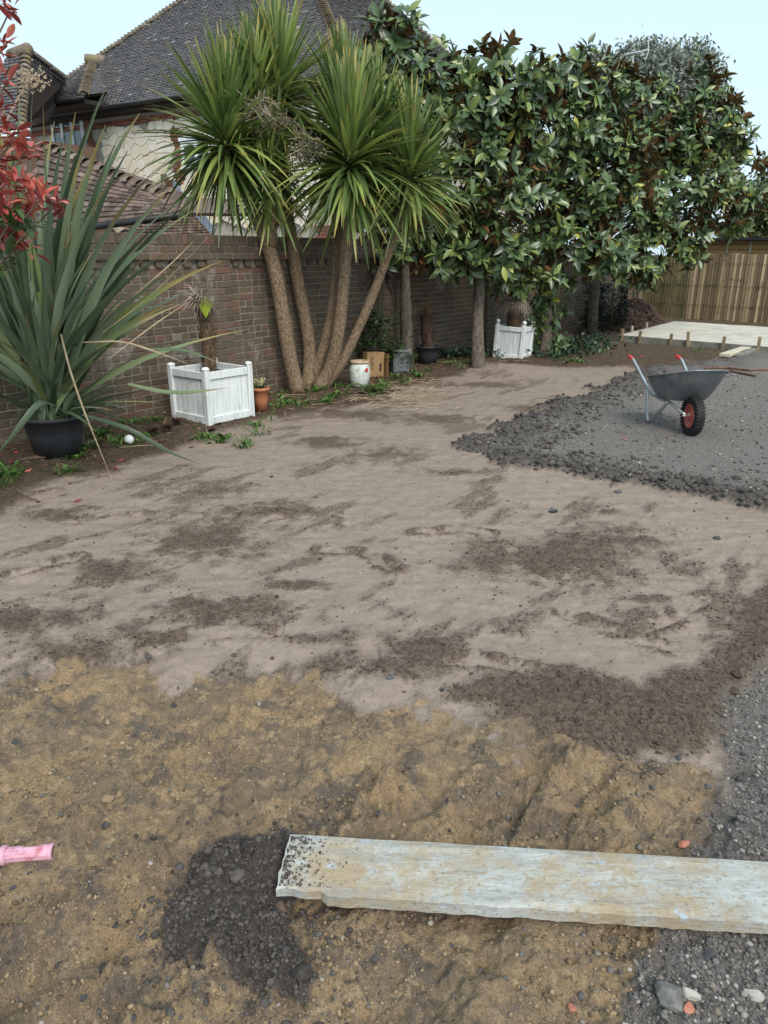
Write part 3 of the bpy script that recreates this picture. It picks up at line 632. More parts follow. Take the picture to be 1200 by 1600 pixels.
for t0, t1, z0, z1 in brz:
    z = z0; r = 0
    while z < z1 - .05:
        t = t0 + random.choice((0, .1125)) * (1 if t1 - t0 < 3 else 0)
        while t < t1 - .05:
            kd = random.choice('sh'); L = .225 if kd == 's' else .1125
            p = FO + HA * (t + L / 2) - HB * random.uniform(.008, .014); p.z = z + .0375
            if (projn(p)[0] < 600) and nb < 290: place('brick', HBM[kd], BRICKR, FR_ @ jit(), p, house); nb += 1
            t += L
        z += .075; r += 1
# pale rubble stones: jittered cells clipped by their bisectors
def stone_cells(t0, t1, z0, z1, g):
    nx, nz = int((t1 - t0) / g), int((z1 - z0) / g / .85); pts = {}
    for i in range(-1, nx + 2):
        for j in range(-1, nz + 2): pts[i, j] = (t0 + (i + .5 + random.uniform(-.42, .42)) * g, z0 + (j + .5 + random.uniform(-.42, .42)) * g * .85)
    for i in range(nx + 1):
        for j in range(nz + 1):
            c = pts[i, j]; P = [(c[0] - g, c[1] - g), (c[0] + g, c[1] - g), (c[0] + g, c[1] + g), (c[0] - g, c[1] + g)]
            for di in (-2, -1, 0, 1, 2):
                for dj in (-2, -1, 0, 1, 2):
                    q = pts.get((i + di, j + dj))
                    if q is None or (di == 0 and dj == 0): continue
                    nx_, nz_ = q[0] - c[0], q[1] - c[1]; ln = math.hypot(nx_, nz_); lim = ln / 2 - .007; O = []
                    for k in range(len(P)):
                        a, b_ = P[k], P[(k + 1) % len(P)]
                        da, db = ((a[0] - c[0]) * nx_ + (a[1] - c[1]) * nz_) / ln - lim, ((b_[0] - c[0]) * nx_ + (b_[1] - c[1]) * nz_) / ln - lim
                        if da <= 0: O.append(a)
                        if da * db < 0: f = da / (da - db); O.append((a[0] + (b_[0] - a[0]) * f, a[1] + (b_[1] - a[1]) * f))
                    P = O
                    if not P: break
            if len(P) > 2: yield c, P
ns = 0
for c, P in stone_cells(-1.4, TR - .4, 2.35, ZE - .42, .315):
    if any(t0 - .03 < c[0] < t1 + .03 and z0 - .03 < c[1] < z1 + .03 for t0, t1, z0, z1 in brz + wins): continue
    q = FO + HA * c[0]; q.z = c[1]; pxx = projn(q)[0]
    if pxx < 138 or pxx > 610 or ns >= 300: continue
    n = len(P); V = []; pr = random.uniform(.008, .02)
    for sc_, out in ((1, 0), (1, pr), (.94, pr + .007)):
        for a in P:
            v = FO + HA * (c[0] + (a[0] - c[0]) * sc_) - HB * out; v.z = c[1] + (a[1] - c[1]) * sc_; V.append(v)
    Fc = [(k, (k + 1) % n, n + (k + 1) % n, n + k) for k in range(n)] + [(n + k, n + (k + 1) % n, 2 * n + (k + 1) % n, 2 * n + k) for k in range(n)] + [tuple(range(2 * n, 3 * n))]
    mb = MB(); mb.add(V, Fc); mb.build('stone', STONEW, house); ns += 1
for (t0, t1, z0, z1), nl in zip(wins, (3, 2)):
    fw = .055; mb = MB()
    def fb(ta, tb, za, zb, out=.03, d=.09):
        c = FO + HA * ((ta + tb) / 2) - HB * (out - d / 2 + .02); mb.box((c.x, c.y, (za + zb) / 2), (tb - ta, d, zb - za), FR_, .006)
    fb(t0, t0 + fw, z0, z1); fb(t1 - fw, t1, z0, z1); fb(t0 + fw, t1 - fw, z1 - fw, z1, .028); fb(t0 + fw, t1 - fw, z0, z0 + fw, .028); fb(t0 - .06, t1 + .06, z0 - .06, z0 - .002, .08, .14); fb(t0 - .03, t1 + .03, z1 + .002, z1 + .09, .06, .10)
    lw = (t1 - t0 - 2 * fw) / nl
    for k in range(nl):
        a, b_ = t0 + fw + k * lw, t0 + fw + (k + 1) * lw
        for ta, tb, za, zb in ((a, a + .05, z0 + fw, z1 - fw), (b_ - .05, b_, z0 + fw, z1 - fw), (a + .05, b_ - .05, z1 - fw - .05, z1 - fw), (a + .05, b_ - .05, z0 + fw, z0 + fw + .05)): fb(ta, tb, za, zb, .045)
    wf = mb.build('window', UPVC, house)
    for k in range(nl):
        a, b_ = t0 + fw + k * lw, t0 + fw + (k + 1) * lw; mb = MB(); c = FO + HA * ((a + b_) / 2) - HB * .022
        mb.box((c.x, c.y, (z0 + z1) / 2), (lw - .10, .012, z1 - z0 - 2 * fw - .1), FR_); mb.build('pane', GLASS, wf)
# bay hip over the window and the wing at the far left
def on_hip(px):
    return min((CL.lerp(faceA[3], k / 300) for k in range(301)), key=lambda p: abs(projn(p)[0] - px))
E1, E0 = at(131, 150, 21.5), at(131, 150, 21.5) - HA * 2.7
R3, V3 = on_hip(146), on_hip(103)
mb_r = slab_quad('bay_roof', (E0, E1, R3, V3), SOFFIT, house)
tiles_stuff('bay_tiles', tile_quad(E0, E1, R3, V3), TILE, mb_r)
E2 = EP + HA * ft(fac(163, 150))[0] + HB * .5 + ZU * .45
slab_quad('bay_roof', (E1, E2, R3 + HA * .02, R3), SOFFIT, house); tiles_stuff('bay_tiles', tile_quad(E1, E2, R3 + HA * .3, R3), TILE, mb_r)
hip_line(E1, R3, mb_r, .12, .9)
mb = MB(); mb.tube([R3 - HB * .25 + ZU * .05, R3 + HA * .5 + ZU * .0], .14, 10); mb.build('ridge_tile', BONNET, mb_r, True)
mb = MB(); o = -HB * .05 - ZU * .04; mb.tube([E0 + o, E1 + o + HA * .05], .05, 8); mb.build('gutter', GUTTER, house, True)
mb = MB(); c = (E0 + E1) / 2 + HB * .45 - ZU * .10; mb.box(c, (2.6, .8, .10), HR); mb.build('soffit', SOFFIT, house)
AW = at(41, 81, 20.6); WBr, WBl, WTr = at(33, 200, 19.6), at(-90, 215, 20.5), at(103, 127, 22.4); WB2 = at(75, 185, 22.0)
wr_ = slab_quad('wing_roof', (WBr, WB2, WTr, AW), SOFFIT, house); tiles_stuff('wing_tiles', tile_quad(WBr, WB2, WTr, AW), TILE, wr_)
slab_quad('wing_roof', (WBl, WBr, AW, AW - HA * .5), SOFFIT, house); tiles_stuff('wing_tiles', tile_quad(WBl, WBr, AW, AW - HA * .5), TILE, wr_)
hip_line(WBr, AW, wr_, .12, .9); hip_line(WTr, AW, wr_, .14, .9)
mb = MB(); mb.tube([AW - HA * .6 - ZU * .02, AW + HA * .1 + ZU * .04], .15, 10); mb.build('ridge_tile', BONNET, wr_, True)
mb = MB(); c = (WBr + WBl) / 2 + HB * 1.4 - HA * .2; mb.box((c.x, c.y, WBr.z / 2 - .1), (2.3, 2.4, WBr.z - .1), HR); mb.build('wing_wall', BRICK, house)
# lean-to roof against the facade with lead flashing
p1, p2 = fac(331, 368), fac(266, 296); p0 = p1 - HB * 2.6 - ZU * .15; p3 = p2 - HB * 2.6 - ZU * .1
lr = slab_quad('lean_to_roof', (p0, p1, p2, p3), SOFFIT, house); tiles_stuff('lean_to_tiles', tile_quad(p0, p1, p2, p3), TILEB, lr)
tl = []
ed = (p2 - p1).normalized(); nrm = ed.cross(HB).normalized(); nrm = nrm if nrm.z > 0 else -nrm
mb = MB(); L = (p2 - p1).length; n = max(3, int(L / .3))
for k in range(n):
    c = p1 + ed * ((k + .5) * L / n) + nrm * (.13 + .03 * (k % 2)) - HB * .02; mb.box(c, (L / n * .98, .03, .24), basis(ed, -HB, nrm.normalized()))
mb.build('flashing', LEAD, house)
mb = MB(); c = (p1 + p2) / 2 - HB * 1.3; mb.box((c.x - HA.x * 1.2, c.y - HA.y * 1.2, .8), (2.0, 2.4, 1.6), HR); mb.build('lean_to_wall', BRICKR, house)
# nearer low outbuilding with brown tiled hip roof
q0, q1, q2, q3 = at(60, 362, 12.4), at(287, 332, 11.4), at(266, 309, 11.75), at(58, 222, 13.6)
outb = thing('outbuilding', 'low outbuilding with mossy brown tiled roof between the flax plant and the stone house', 'outbuilding', (q1.x, q1.y, 0))
orf = slab_quad('roof', (q0, q1, q2, q3), SOFFIT, outb)
tmesh = None
for R, p in tile_quad(q0, q1, q2, q3, .1, .17)[:300]:
    if tmesh is None: mb = MB(); mb.box((0, 0, 0), (.166, .19, .016), None, .003); tmesh = mb.mesh('tile')
    place('tile', tmesh, TILEB, R @ Matrix.Rotation(random.gauss(0, .03), 3, 'Y'), p, orf)
hip_line(q2, q3, orf, .22, .8, lift=-.03)
slab_quad('roof', (q1, q1 + HB * 1.6 + ZU * .05, q3.lerp(q2, .9) + HB * 1.5, q2), TILEB, outb)
mb = MB(); c = (q0 + q1) / 2 + HB * 1.3 + HA * -.1; mb.box((c.x, c.y, .95), (2.4, 2.0, 1.9), HR); mb.build('wall', SOFFIT, outb)
mb = MB(); mb.tube([q0 - HB * .05 - ZU * .04, q1 - HB * .05 - ZU * .04], .05, 8); mb.build('gutter', GUTTER, outb, True)

# ------------------------------------------------------------------ fence, shed, slab
FU = Vector((.728, -.685, 0)).normalized(); FN = Vector((-FU.y, FU.x, 0)); FN = FN if FN.y < 0 else -FN
FL = Vector((6.75, 22.05, 0))
fence = thing('fence', 'tall close-boarded timber fence of upright boards at the back of the plot', 'fence', FL)
mbs = []
for v in range(3):
    mb = MB(); P = [(-.046, 0, 0), (.046, .004, 0), (.046, .024, 0), (-.046, .010, 0)]; h = 1.66 + v * .004
    V = [Vector(p) for p in P] + [Vector((p[0], p[1], h)) for p in P]; mb.add(V, [(0, 1, 5, 4), (1, 2, 6, 5), (2, 3, 7, 6), (3, 0, 4, 7), (4, 5, 6, 7)]); mbs.append(mb.mesh('board'))
mbs2 = [m_.copy() for m_ in mbs]
FRm = basis(FU, -FN, ZU); n = 104
for k in range(n):
    s_ = .05 + k * .077; p = FL + FU * s_; g = hz(p.x, p.y)
    R = FRm @ Matrix.Rotation(random.gauss(.16, .03), 3, 'Z') @ Matrix.Rotation(random.gauss(0, .008), 3, 'Y')
    gr = s_ < 2.05
    place('board', (mbs if gr else mbs2)[k % 3], FENCEG if gr else FENCE, R, (p.x, p.y, g - .03 + (0 if gr else .03) + random.gauss(0, .003)), fence)
mb = MB(); mn = MB()
for z in (.35, .85, 1.4):
    c = FL + FU * 4 - FN * .06; mb.box((c.x, c.y, z + .02), (8.0, .05, .08), FRm)
    for k in range(n):
        p = FL + FU * (.05 + k * .077 + random.uniform(-.02, .02)) + FN * .022; mn.box((p.x, p.y, z + .03 + random.uniform(-.015, .015)), (.018, .012, .02), FRm)
mb.build('rail', FENCE, fence); tag(mn.build('nail_heads', SOFFIT, fence), None, None, kind='stuff')
mb = MB(); c = FL + FU * 6.2 + FN * .0; mb.box((c.x, c.y, 1.72), (3.6, .06, .035), FRm); mb.build('capping', FENCE, fence)
# timber shed showing above the fence
SO = FL + FU * .9 - FN * 1.3
shed = thing('shed', 'orange timber building with black felt roof edge rising above the fence', 'shed', SO)
mb = MB(); c = SO + FU * 3.5 - FN * 1.2; mb.box((c.x, c.y, 1.0), (7.0, 2.4, 2.0), FRm); mb.build('wall', FRESHW, shed)
for k in range(12):
    c = SO + FU * (.3 + k * .6) + FN * .02; mb = MB(); mb.box((c.x, c.y, 1.85), (.06, .03, .30), FRm); mb.build('batten', PALEW, shed)
for z in (1.78, 1.92):
    mb = MB(); c = SO + FU * 3.5 + FN * .008; mb.box((c.x, c.y, z), (7.0, .012, .012), FRm); mb.build('cladding_joint', SOFFIT, shed)
mb = MB(); c = SO + FU * 3.4 - FN * 1.1; mb.box((c.x, c.y, 2.045), (7.6, 2.9, .07), FRm); mb.build('roof', FELT, shed)
# concrete slab with shuttering and pegs
C0 = gp(968, 534); SF = (gp(1200, 554) - C0); SF.z = 0; SF.normalize(); SRm = basis(SF, WU, ZU)
slab = thing('concrete_slab', 'fresh pale concrete slab inside low board shuttering by the fence', 'slab', C0)
nx, ny = 50, 30; V = []
for j in range(ny + 1):
    for i in range(nx + 1):
        x, y = i / nx * 7.5, j / ny * 4.0; p = C0 + SF * x + WU * y
        V.append((p.x, p.y, .13 + .006 * float(fbm(np.array([x * 2.]), np.array([y * 6.]), 81, 3)[0])))
mb = MB(); mb.add(V, [(j * (nx + 1) + i, j * (nx + 1) + i + 1, (j + 1) * (nx + 1) + i + 1, (j + 1) * (nx + 1) + i) for j in range(ny) for i in range(nx)])
mb.build('slab_top', CONC, slab, True)
mb = MB(); c = C0 + SF * 3.75 + WU * 2.0; mb.box((c.x, c.y, -.1), (7.46, 3.96, .42), SRm); mb.build('slab_body', CONC, slab)
for k in range(3):
    mb = MB(); c = C0 + SF * (1.25 + k * 2.5) - WU * .018; mb.box((c.x, c.y, .03), (2.49, .032, .21), SRm, .003); mb.build('shutter_board', SHUT, slab)
mb = MB(); c = C0 - SF * .018 + WU * 2; mb.box((c.x, c.y, .03), (.032, 4.1, .21), SRm, .003); mb.build('shutter_board', SHUT, slab)
for x, y, h in ((968, 535, .26), (1004, 536, .25), (1053, 540, .24), (1092, 540, .30), (1138, 546, .26), (1187, 552, .30)):
    b_ = gp(x, y) - C0; p = C0 + SF * b_.dot(SF) - WU * .06; mb = MB(); mb.box((p.x, p.y, h / 2 - .08), (.055, .045, h + .16), SRm @ Matrix.Rotation(random.gauss(0, .04), 3, 'Y'), .004); mb.build('peg', PEGW, slab)
for y_, h in ((.9, .24), (1.9, .25)):
    p = C0 - SF * .06 + WU * y_; mb = MB(); mb.box((p.x, p.y, h / 2 - .06), (.045, .05, h + .12), SRm, .004); mb.build('peg', PALEW, slab)
FR2 = Vector((.62, .785, 0))
for (x, y), wd, L, lab, dz in (((1131, 563),   .17, 6.8, 'pale timber plank with sawn orange end lying nearest the gravel edge', 0), ((1152, 563), .09, 6.6, 'narrow grey timber batten lying right against the pale plank', -.004)):
    p = gp(x, y); d = (gp(1235, 527) - gp(1131, 563)); d.z = 0; d.normalize(); g = hz(p.x, p.y)
    mb = MB(); c = p + d * L / 2; mb.box((c.x, c.y, g + .032 + dz), (L, wd, .05), basis(d, Vector((-d.y, d.x, 0)), ZU), .004)
    tag(mb.build('timber_plank', PALEW if dz == 0 else SHUT), lab, 'plank', 'planks beside the slab')
# sticks on the gravel behind the barrow
for pts, lab in (([(1100, 578), (1135, 576), (1170, 581), (1215, 580)], 'long reddish dead branch lying on gravel behind the wheelbarrow'), ([(1130, 580), (1155, 585), (1181, 591)], 'thin dark twig lying beside the long reddish branch')):
    mb = MB(); P = []
    for x, y in pts: q = gp(x, y); q.z = hz(q.x, q.y) + .018; P.append(q)
    mb.tube(P, [.012, .018, .017, .012][:len(P)], 6); tag(mb.build('branch', REDTWIG), lab, 'branch')

# ------------------------------------------------------------------ trees far behind
def foliage(name, blobs, n, size, mat, parent, clump=.5, seed=1, sq=1.0):
    """leafy mass: small leaf faces gathered in clumps through the given ellipsoids"""
    r = np.random.default_rng(seed); vol = np.array([b[3] * b[4] * b[5] for b in blobs]); pick = r.choice(len(blobs), n // 40 + 1, p=vol / vol.sum()); L = []
    for k in pick:
        cx, cy, cz, rx, ry, rz_ = blobs[k]; d = r.normal(size=3); d /= np.linalg.norm(d); q = r.random() ** .42
        c = np.array([cx + d[0] * rx * q, cy + d[1] * ry * q, cz + d[2] * rz_ * q]); m = 40; dd = r.normal(size=(m, 3)) * clump * .5; L.append(c + dd)
    L = np.concatenate(L); N = len(L); q = r.normal(size=(N, 3)); q /= np.linalg.norm(q, axis=1)[:, None]; t = r.normal(size=(N, 3)); t -= q * (t * q).sum(1)[:, None]; t /= np.linalg.norm(t, axis=1)[:, None]
    s = size * r.uniform(.6, 1.4, N); R = np.stack([np.cross(t, q) * s[:, None] * sq, t * s[:, None], q * s[:, None]], -1)
    bV = np.array([(0, -.5, 0), (.26, 0, .06), (0, .55, 0), (-.26, 0, .06)]); me = join_inst(name, bV, [(0, 1, 2, 3)], R, L, r.random(N))
    return tag(link(name, me, mat, parent), None, None, kind='stuff')
def far_tree(name, lab, cat, base, blobs_px, Y, n, size, mat, clump, seed, group=None):
    b0 = at(base, 420, Y); t = thing(name, lab, cat, (b0.x, Y, 0), group); bl = []
    for x, y, rx, ry in blobs_px:
        c = at(x, y, Y); k = Y / 1290; bl.append((c.x, c.y, c.z, rx * k, rx * k * .8, ry * k))
    foliage('crown', bl, n, size, mat, t, clump, seed); mb = MB(); top = Vector((bl[0][0], Y, bl[0][2]))
    mb.tube([Vector((b0.x, Y, -.1)), Vector((b0.x, Y, 0)).lerp(top, .5) + Vector((.1, 0, 0)), top], [.3, .22, .1], 8)
    for b_ in bl: mb.tube([top.lerp(Vector((b0.x, Y, 0)), .4), Vector(b_[:3])], [.12, .03], 5)
    mb.build('trunk', BARK, t); return t
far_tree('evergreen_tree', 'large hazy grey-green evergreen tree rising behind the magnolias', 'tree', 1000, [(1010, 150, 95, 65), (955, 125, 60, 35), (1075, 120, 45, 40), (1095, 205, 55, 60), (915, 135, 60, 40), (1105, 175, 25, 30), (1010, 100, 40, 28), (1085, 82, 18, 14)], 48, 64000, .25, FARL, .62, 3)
far_tree('garden_shrub', 'yellow-green leafy shrub beyond the fence at the right edge', 'shrub', 1180, [(1180, 345, 45, 38), (1150, 365, 30, 20), (1215, 300, 40, 50), (1225, 360, 50, 30)], 27, 9000, .17, FARL2, .55, 4)
bt = thing('bare_tree', 'leafless tree with thin grey twigs at the far right', 'tree', (at(1215, 420, 34).x, 34, 0)); mb = MB()
def twigs(mb, p, d, L, r, depth):
    q = p + d * L; mid = p.lerp(q, .5) + rv(.06 * L); mb.tube([p, mid, q], [r, r * .8, r * .55], 4, cap=False)
    if depth:
        for _ in range(random.choice((2, 3, 3))): twigs(mb, q, (d + rv(.55)).normalized(), L * random.uniform(.6, .85), r * .55, depth - 1)
pb = bt.location.copy(); twigs(mb, pb, Vector((-.05, 0, 1)), 3.0, .12, 6); mb.build('trunk', TWIG, bt)
ta = thing('tv_aerial', 'pale television aerial on a mast above the magnolia crowns', 'aerial', (at(989, 420, 30).x, 30, 0)); mb = MB()
top = at(989, 88, 30); mb.tube([(top.x, 30, -.1), top], .035, 6); mb.build('mast', ALUM, ta); mb = MB()
k = 30 / 1300; P = lambda x, y: at(x, y, 30)
mb.tube([P(976, 85), P(1014, 78)], .022, 5); mb.tube([P(1012, 62), P(1014, 78), P(1009, 92)], .018, 5)
for x in range(978, 1010, 6): q = P(x, 85 - (x - 976) * .18); mb.tube([q + Vector((0, -.25, 0)), q + Vector((0, .25, 0))], .012, 4)
mb.build('boom', ALUM, ta)

# ------------------------------------------------------------------ magnolias trained along the wall
def mag_leaf():
    st = [(0, .03), (.16, .12), (.42, .205), (.72, .16), (1.0, .01)]; V, Fc, mi = [], [], []
    for lay in (0, -.012):
        for y, wd in st:
            zc = -.20 * y * y; V += [(-wd, y, zc + wd * .35 + lay), (0, y, zc + lay), (wd, y, zc + wd * .35 + lay)]
    for i in range(4):
        a = i * 3
        Fc += [(a, a + 1, a + 4, a + 3), (a + 1, a + 2, a + 5, a + 4)]; mi += [0, 0]
        a += 15; Fc += [(a + 3, a + 4, a + 1, a), (a + 4, a + 5, a + 2, a + 1)]; mi += [1, 1]
    return np.array(V), np.array(Fc), np.array(mi)
MV, MF, MI = mag_leaf()
def frames(Dy, Nz):
    """rotation matrices with y along Dy and z near Nz"""
    y = Dy / np.linalg.norm(Dy, axis=1)[:, None]; z = Nz - y * (Nz * y).sum(1)[:, None]; z /= np.linalg.norm(z, axis=1)[:, None] + 1e-9; x = np.cross(y, z); return np.stack([x, y, z], -1)
LEAFME = fast_mesh('leaf', MV, MF, {'var': np.zeros(len(MV))}, MI, True)
mags = []
def magnolia(label, base_px, blobs_px, trunk_px, r0, n_ros, seed, sprouts=()):
    r = np.random.default_rng(seed); b0 = onG(*base_px); Y0 = b0.y; t = thing('magnolia_tree', label, 'tree', b0, 'magnolias trained along the wall')
    bl = []
    for x, y, Y, rx, ry in blobs_px: c = at(x, y, Y); k = Y / 1250; bl.append((np.array(c), np.array([rx * k, max(.55, rx * k * .62), ry * k])))
    for c, _ in bl:    # keep crowns on the garden side of the house
        pass
    vol = np.array([s.prod() ** .8 for _, s in bl]); pick = r.choice(len(bl), n_ros, p=vol / vol.sum()); C, A = [], []; clumps = {}
    for k in pick:
        c, s = bl[k]
        if k not in clumps:
            m = int(5 + 16 * s[0] * s[2]); D_ = r.normal(size=(m, 3)); D_[:, 1] -= .4; D_ /= np.linalg.norm(D_, axis=1)[:, None]; clumps[k] = (D_, c + D_ * s * (r.random((m, 1)) ** .4) * .92)
        D_, P_ = clumps[k]; j = int(r.integers(len(P_))); d = r.normal(size=3); d /= np.linalg.norm(d); q = r.random() ** .4
        C.append(P_[j] + d * q * np.array([.30, .30, .26])); ax = d * .9 + D_[j] * .5 + np.array([0, -.2, .55]) + r.normal(size=3) * .3; A.append(ax / np.linalg.norm(ax))
    for x, y, Y, ax in sprouts: C.append(np.array(at(x, y, Y)) + r.normal(size=3) * .05); A.append(np.array(ax, float) / np.linalg.norm(ax))
    C, A = np.array(C), np.array(A); Ls, Ds, Ns, Sz = [], [], [], []
    for c, ax in zip(C, A):
        u = np.cross(ax, r.normal(size=3)); u /= np.linalg.norm(u); v = np.cross(ax, u); m = int(r.integers(7, 12)); ph = r.random() * 6.28
        for j in range(m):
            a = ph + j * 2.4; pol = r.uniform(.45, 1.55); rad = u * math.cos(a) + v * math.sin(a); d = ax * math.cos(pol) + rad * math.sin(pol); d[2] -= .12
            Ls.append(c - ax * .09 * r.random() + d * .012); Ds.append(d); Ns.append(ax * math.sin(pol) - rad * math.cos(pol) + r.normal(size=3) * .25 + np.array([0, 0, .15])); Sz.append(r.uniform(.13, .235))
    L, D, N, S = np.array(Ls), np.array(Ds), np.array(Ns), np.array(Sz); R = frames(D, N) * S[:, None, None]
    px, py, dp = projn(L + D * S[:, None] * .5); cell = {}
    for i in np.argsort(dp):
        k = (int(px[i] // 11), int(py[i] // 11))
        if 0 < px[i] < 1200 and py[i] > 0: cell.setdefault(k, i)
    front = sorted(cell.values(), key=lambda i: -S[i] / dp[i])[:300]; fs = set(front)
    for i in front: place('leaf', LEAFME, [MAGTOP, MAGBOT], R[i], L[i], t)
    rest = np.array([i for i in range(len(L)) if i not in fs])
    tag(link('foliage', join_inst('foliage', MV, MF, R[rest], L[rest], r.random(len(rest)), None, MI, True), [MAGTOP, MAGBOT], t), None, None, kind='stuff')
    mb = MB(); tp = [b0 - Vector((0, 0, .12)), b0] + [at(x, y, Y) for x, y, Y in trunk_px]; n = len(tp)
    rd = [r0 * 1.35, r0 * 1.18] + [r0 * (1 - .62 * i / max(1, n - 3)) for i in range(n - 2)]; TP, TR_ = [], []
    for i in range(n - 1):
        for k in range(6): f = k / 6; TP.append(tp[i].lerp(tp[i + 1], f) + Vector((float(r.normal()) * .007, float(r.normal()) * .007, 0))); TR_.append((rd[i] + (rd[i + 1] - rd[i]) * f) * (1 + float(r.normal()) * .05))
    mb.tube(TP + [tp[-1]], TR_ + [rd[-1]], 14); mb.build('trunk', BARK, t, True)
    mb = MB(); topz = tp[-1].z
    for k in r.choice(len(C), min(110, len(C)), replace=False):
        if C[k][2] < tp[3].z + .45: continue
        q = Vector(C[k]); zz = max(tp[3].z, min(topz, q.z - .5)); j = min(range(2, n), key=lambda i: abs(tp[i].z - zz)); st = tp[j].lerp(tp[max(3, j - 1)], float(r.random()))
        mid = st.lerp(q, .5) + Vector((0, 0, .12)) + rv(.1); mb.tube([st, mid, q], [.022, .014, .006], 5, cap=False)
    mb.build('branches', BARK, t); mags.append((t, L)); return t
magnolia('magnolia tree nearest the spiky palms, bare trunk behind the lead planter', (637, 577), [(620, 150, 11.6, 85, 110), (590, 110, 11.9, 55, 60), (640, 250, 11.5, 100, 90), (690, 330, 11.3, 70, 60), (620, 60, 11.8, 40, 38), (560, 330, 11.7, 60, 50), (585, 385, 11.5, 70, 30), (660, 390, 11.4, 60, 30)],
         [(634, 480, 11.3), (632, 400, 11.3), (634, 300, 11.4), (625, 180, 11.6)], .085, 430, 11, [(612, 40, 11.8, (0, -.2, 1)), (640, 45, 11.8, (.2, -.2, 1)), (537, 75, 11.9, (-.2, -.3, 1)), (520, 90, 11.9, (-.4, -.3, 1)), (650, 70, 11.8, (.3, -.2, 1))])
magnolia('magnolia tree with the straight grey trunk left of the smaller white planter', (746, 572), [(740, 190, 11.8, 95, 90), (700, 140, 11.9, 60, 55), (800, 220, 12.0, 80, 90), (760, 290, 11.7, 90, 70), (745, 350, 11.6, 70, 45), (745, 110, 11.9, 45, 40), (830, 150, 12.1, 50, 50), (700, 395, 11.6, 50, 25), (790, 395, 11.8, 60, 40)],
         [(748, 480, 11.7), (747, 400, 11.7), (752, 300, 11.8), (758, 180, 11.9)], .085, 540, 12, [(745, 75, 11.9, (0, -.2, 1)), (728, 85, 11.9, (-.3, -.2, 1)), (838, 70, 12.1, (.1, -.2, 1)), (832, 92, 12.1, (-.4, -.2, .6)), (843, 100, 12.1, (.4, -.2, .6)), (835, 120, 12.1, (0, -.2, 1))])
magnolia('magnolia tree with dark leafy trunk right behind the smaller white planter', (852, 556), [(880, 180, 13.0, 85, 80), (930, 240, 13.0, 90, 90), (850, 300, 12.7, 80, 70), (940, 330, 12.8, 90, 70), (880, 380, 12.7, 80, 45), (900, 130, 13.2, 55, 40), (850, 430, 12.7, 40, 40), (800, 430, 12.8, 35, 30), (935, 400, 12.8, 60, 35)],
         [(856, 480, 13.0), (860, 400, 13.0), (872, 300, 13.0), (880, 240, 13.1), (905, 170, 13.2)], .095, 560, 13,
         [(852, 520, 12.95, (-.6, -.5, .3)), (862, 500, 12.95, (.6, -.5, .2)), (845, 480, 12.95, (-.6, -.5, .2)), (868, 470, 12.95, (.6, -.5, .2)), (850, 450, 12.95, (0, -.8, .2)), (890, 455, 12.95, (.7, -.4, .1)), (840, 540, 12.95, (-.4, -.8, 0)), (856, 548, 12.9, (0, -.9, .1)), (805, 445, 12.9, (-.6, -.4, .2)), (830, 500, 12.95, (-.4, -.8, .3))] + [(852 + random.gauss(0, 13), yy, 12.92, (random.uniform(-.8, .8), -.6, random.uniform(-.2, .4))) for yy in range(420, 552, 6)])
magnolia('rightmost magnolia with broad crown overhanging the fence and ivy on its trunk', (924, 522), [(1010, 190, 15.6, 95, 80), (1080, 230, 15.8, 85, 90), (1030, 290, 15.3, 100, 80), (1130, 290, 16.0, 55, 75), (985, 370, 15.2, 80, 60), (1060, 370, 15.6, 70, 45), (1000, 420, 15.3, 45, 30), (960, 150, 15.8, 60, 40), (1085, 150, 16.0, 40, 40), (1120, 230, 16.1, 45, 40), (1150, 330, 16.2, 30, 40), (1160, 265, 16.3, 34, 50)],
         [(928, 460, 16.6), (930, 400, 16.5), (960, 330, 16.2), (1010, 240, 16.0)], .11, 940, 14, [(960, 85, 15.8, (0, -.2, 1)), (990, 105, 15.8, (0, -.2, 1)), (1083, 108, 16, (.2, -.2, 1)), (1160, 190, 16.2, (.6, -.3, .4)), (1172, 205, 16.2, (.7, -.3, .1)), (1130, 165, 16.1, (.4, -.2, .8))])

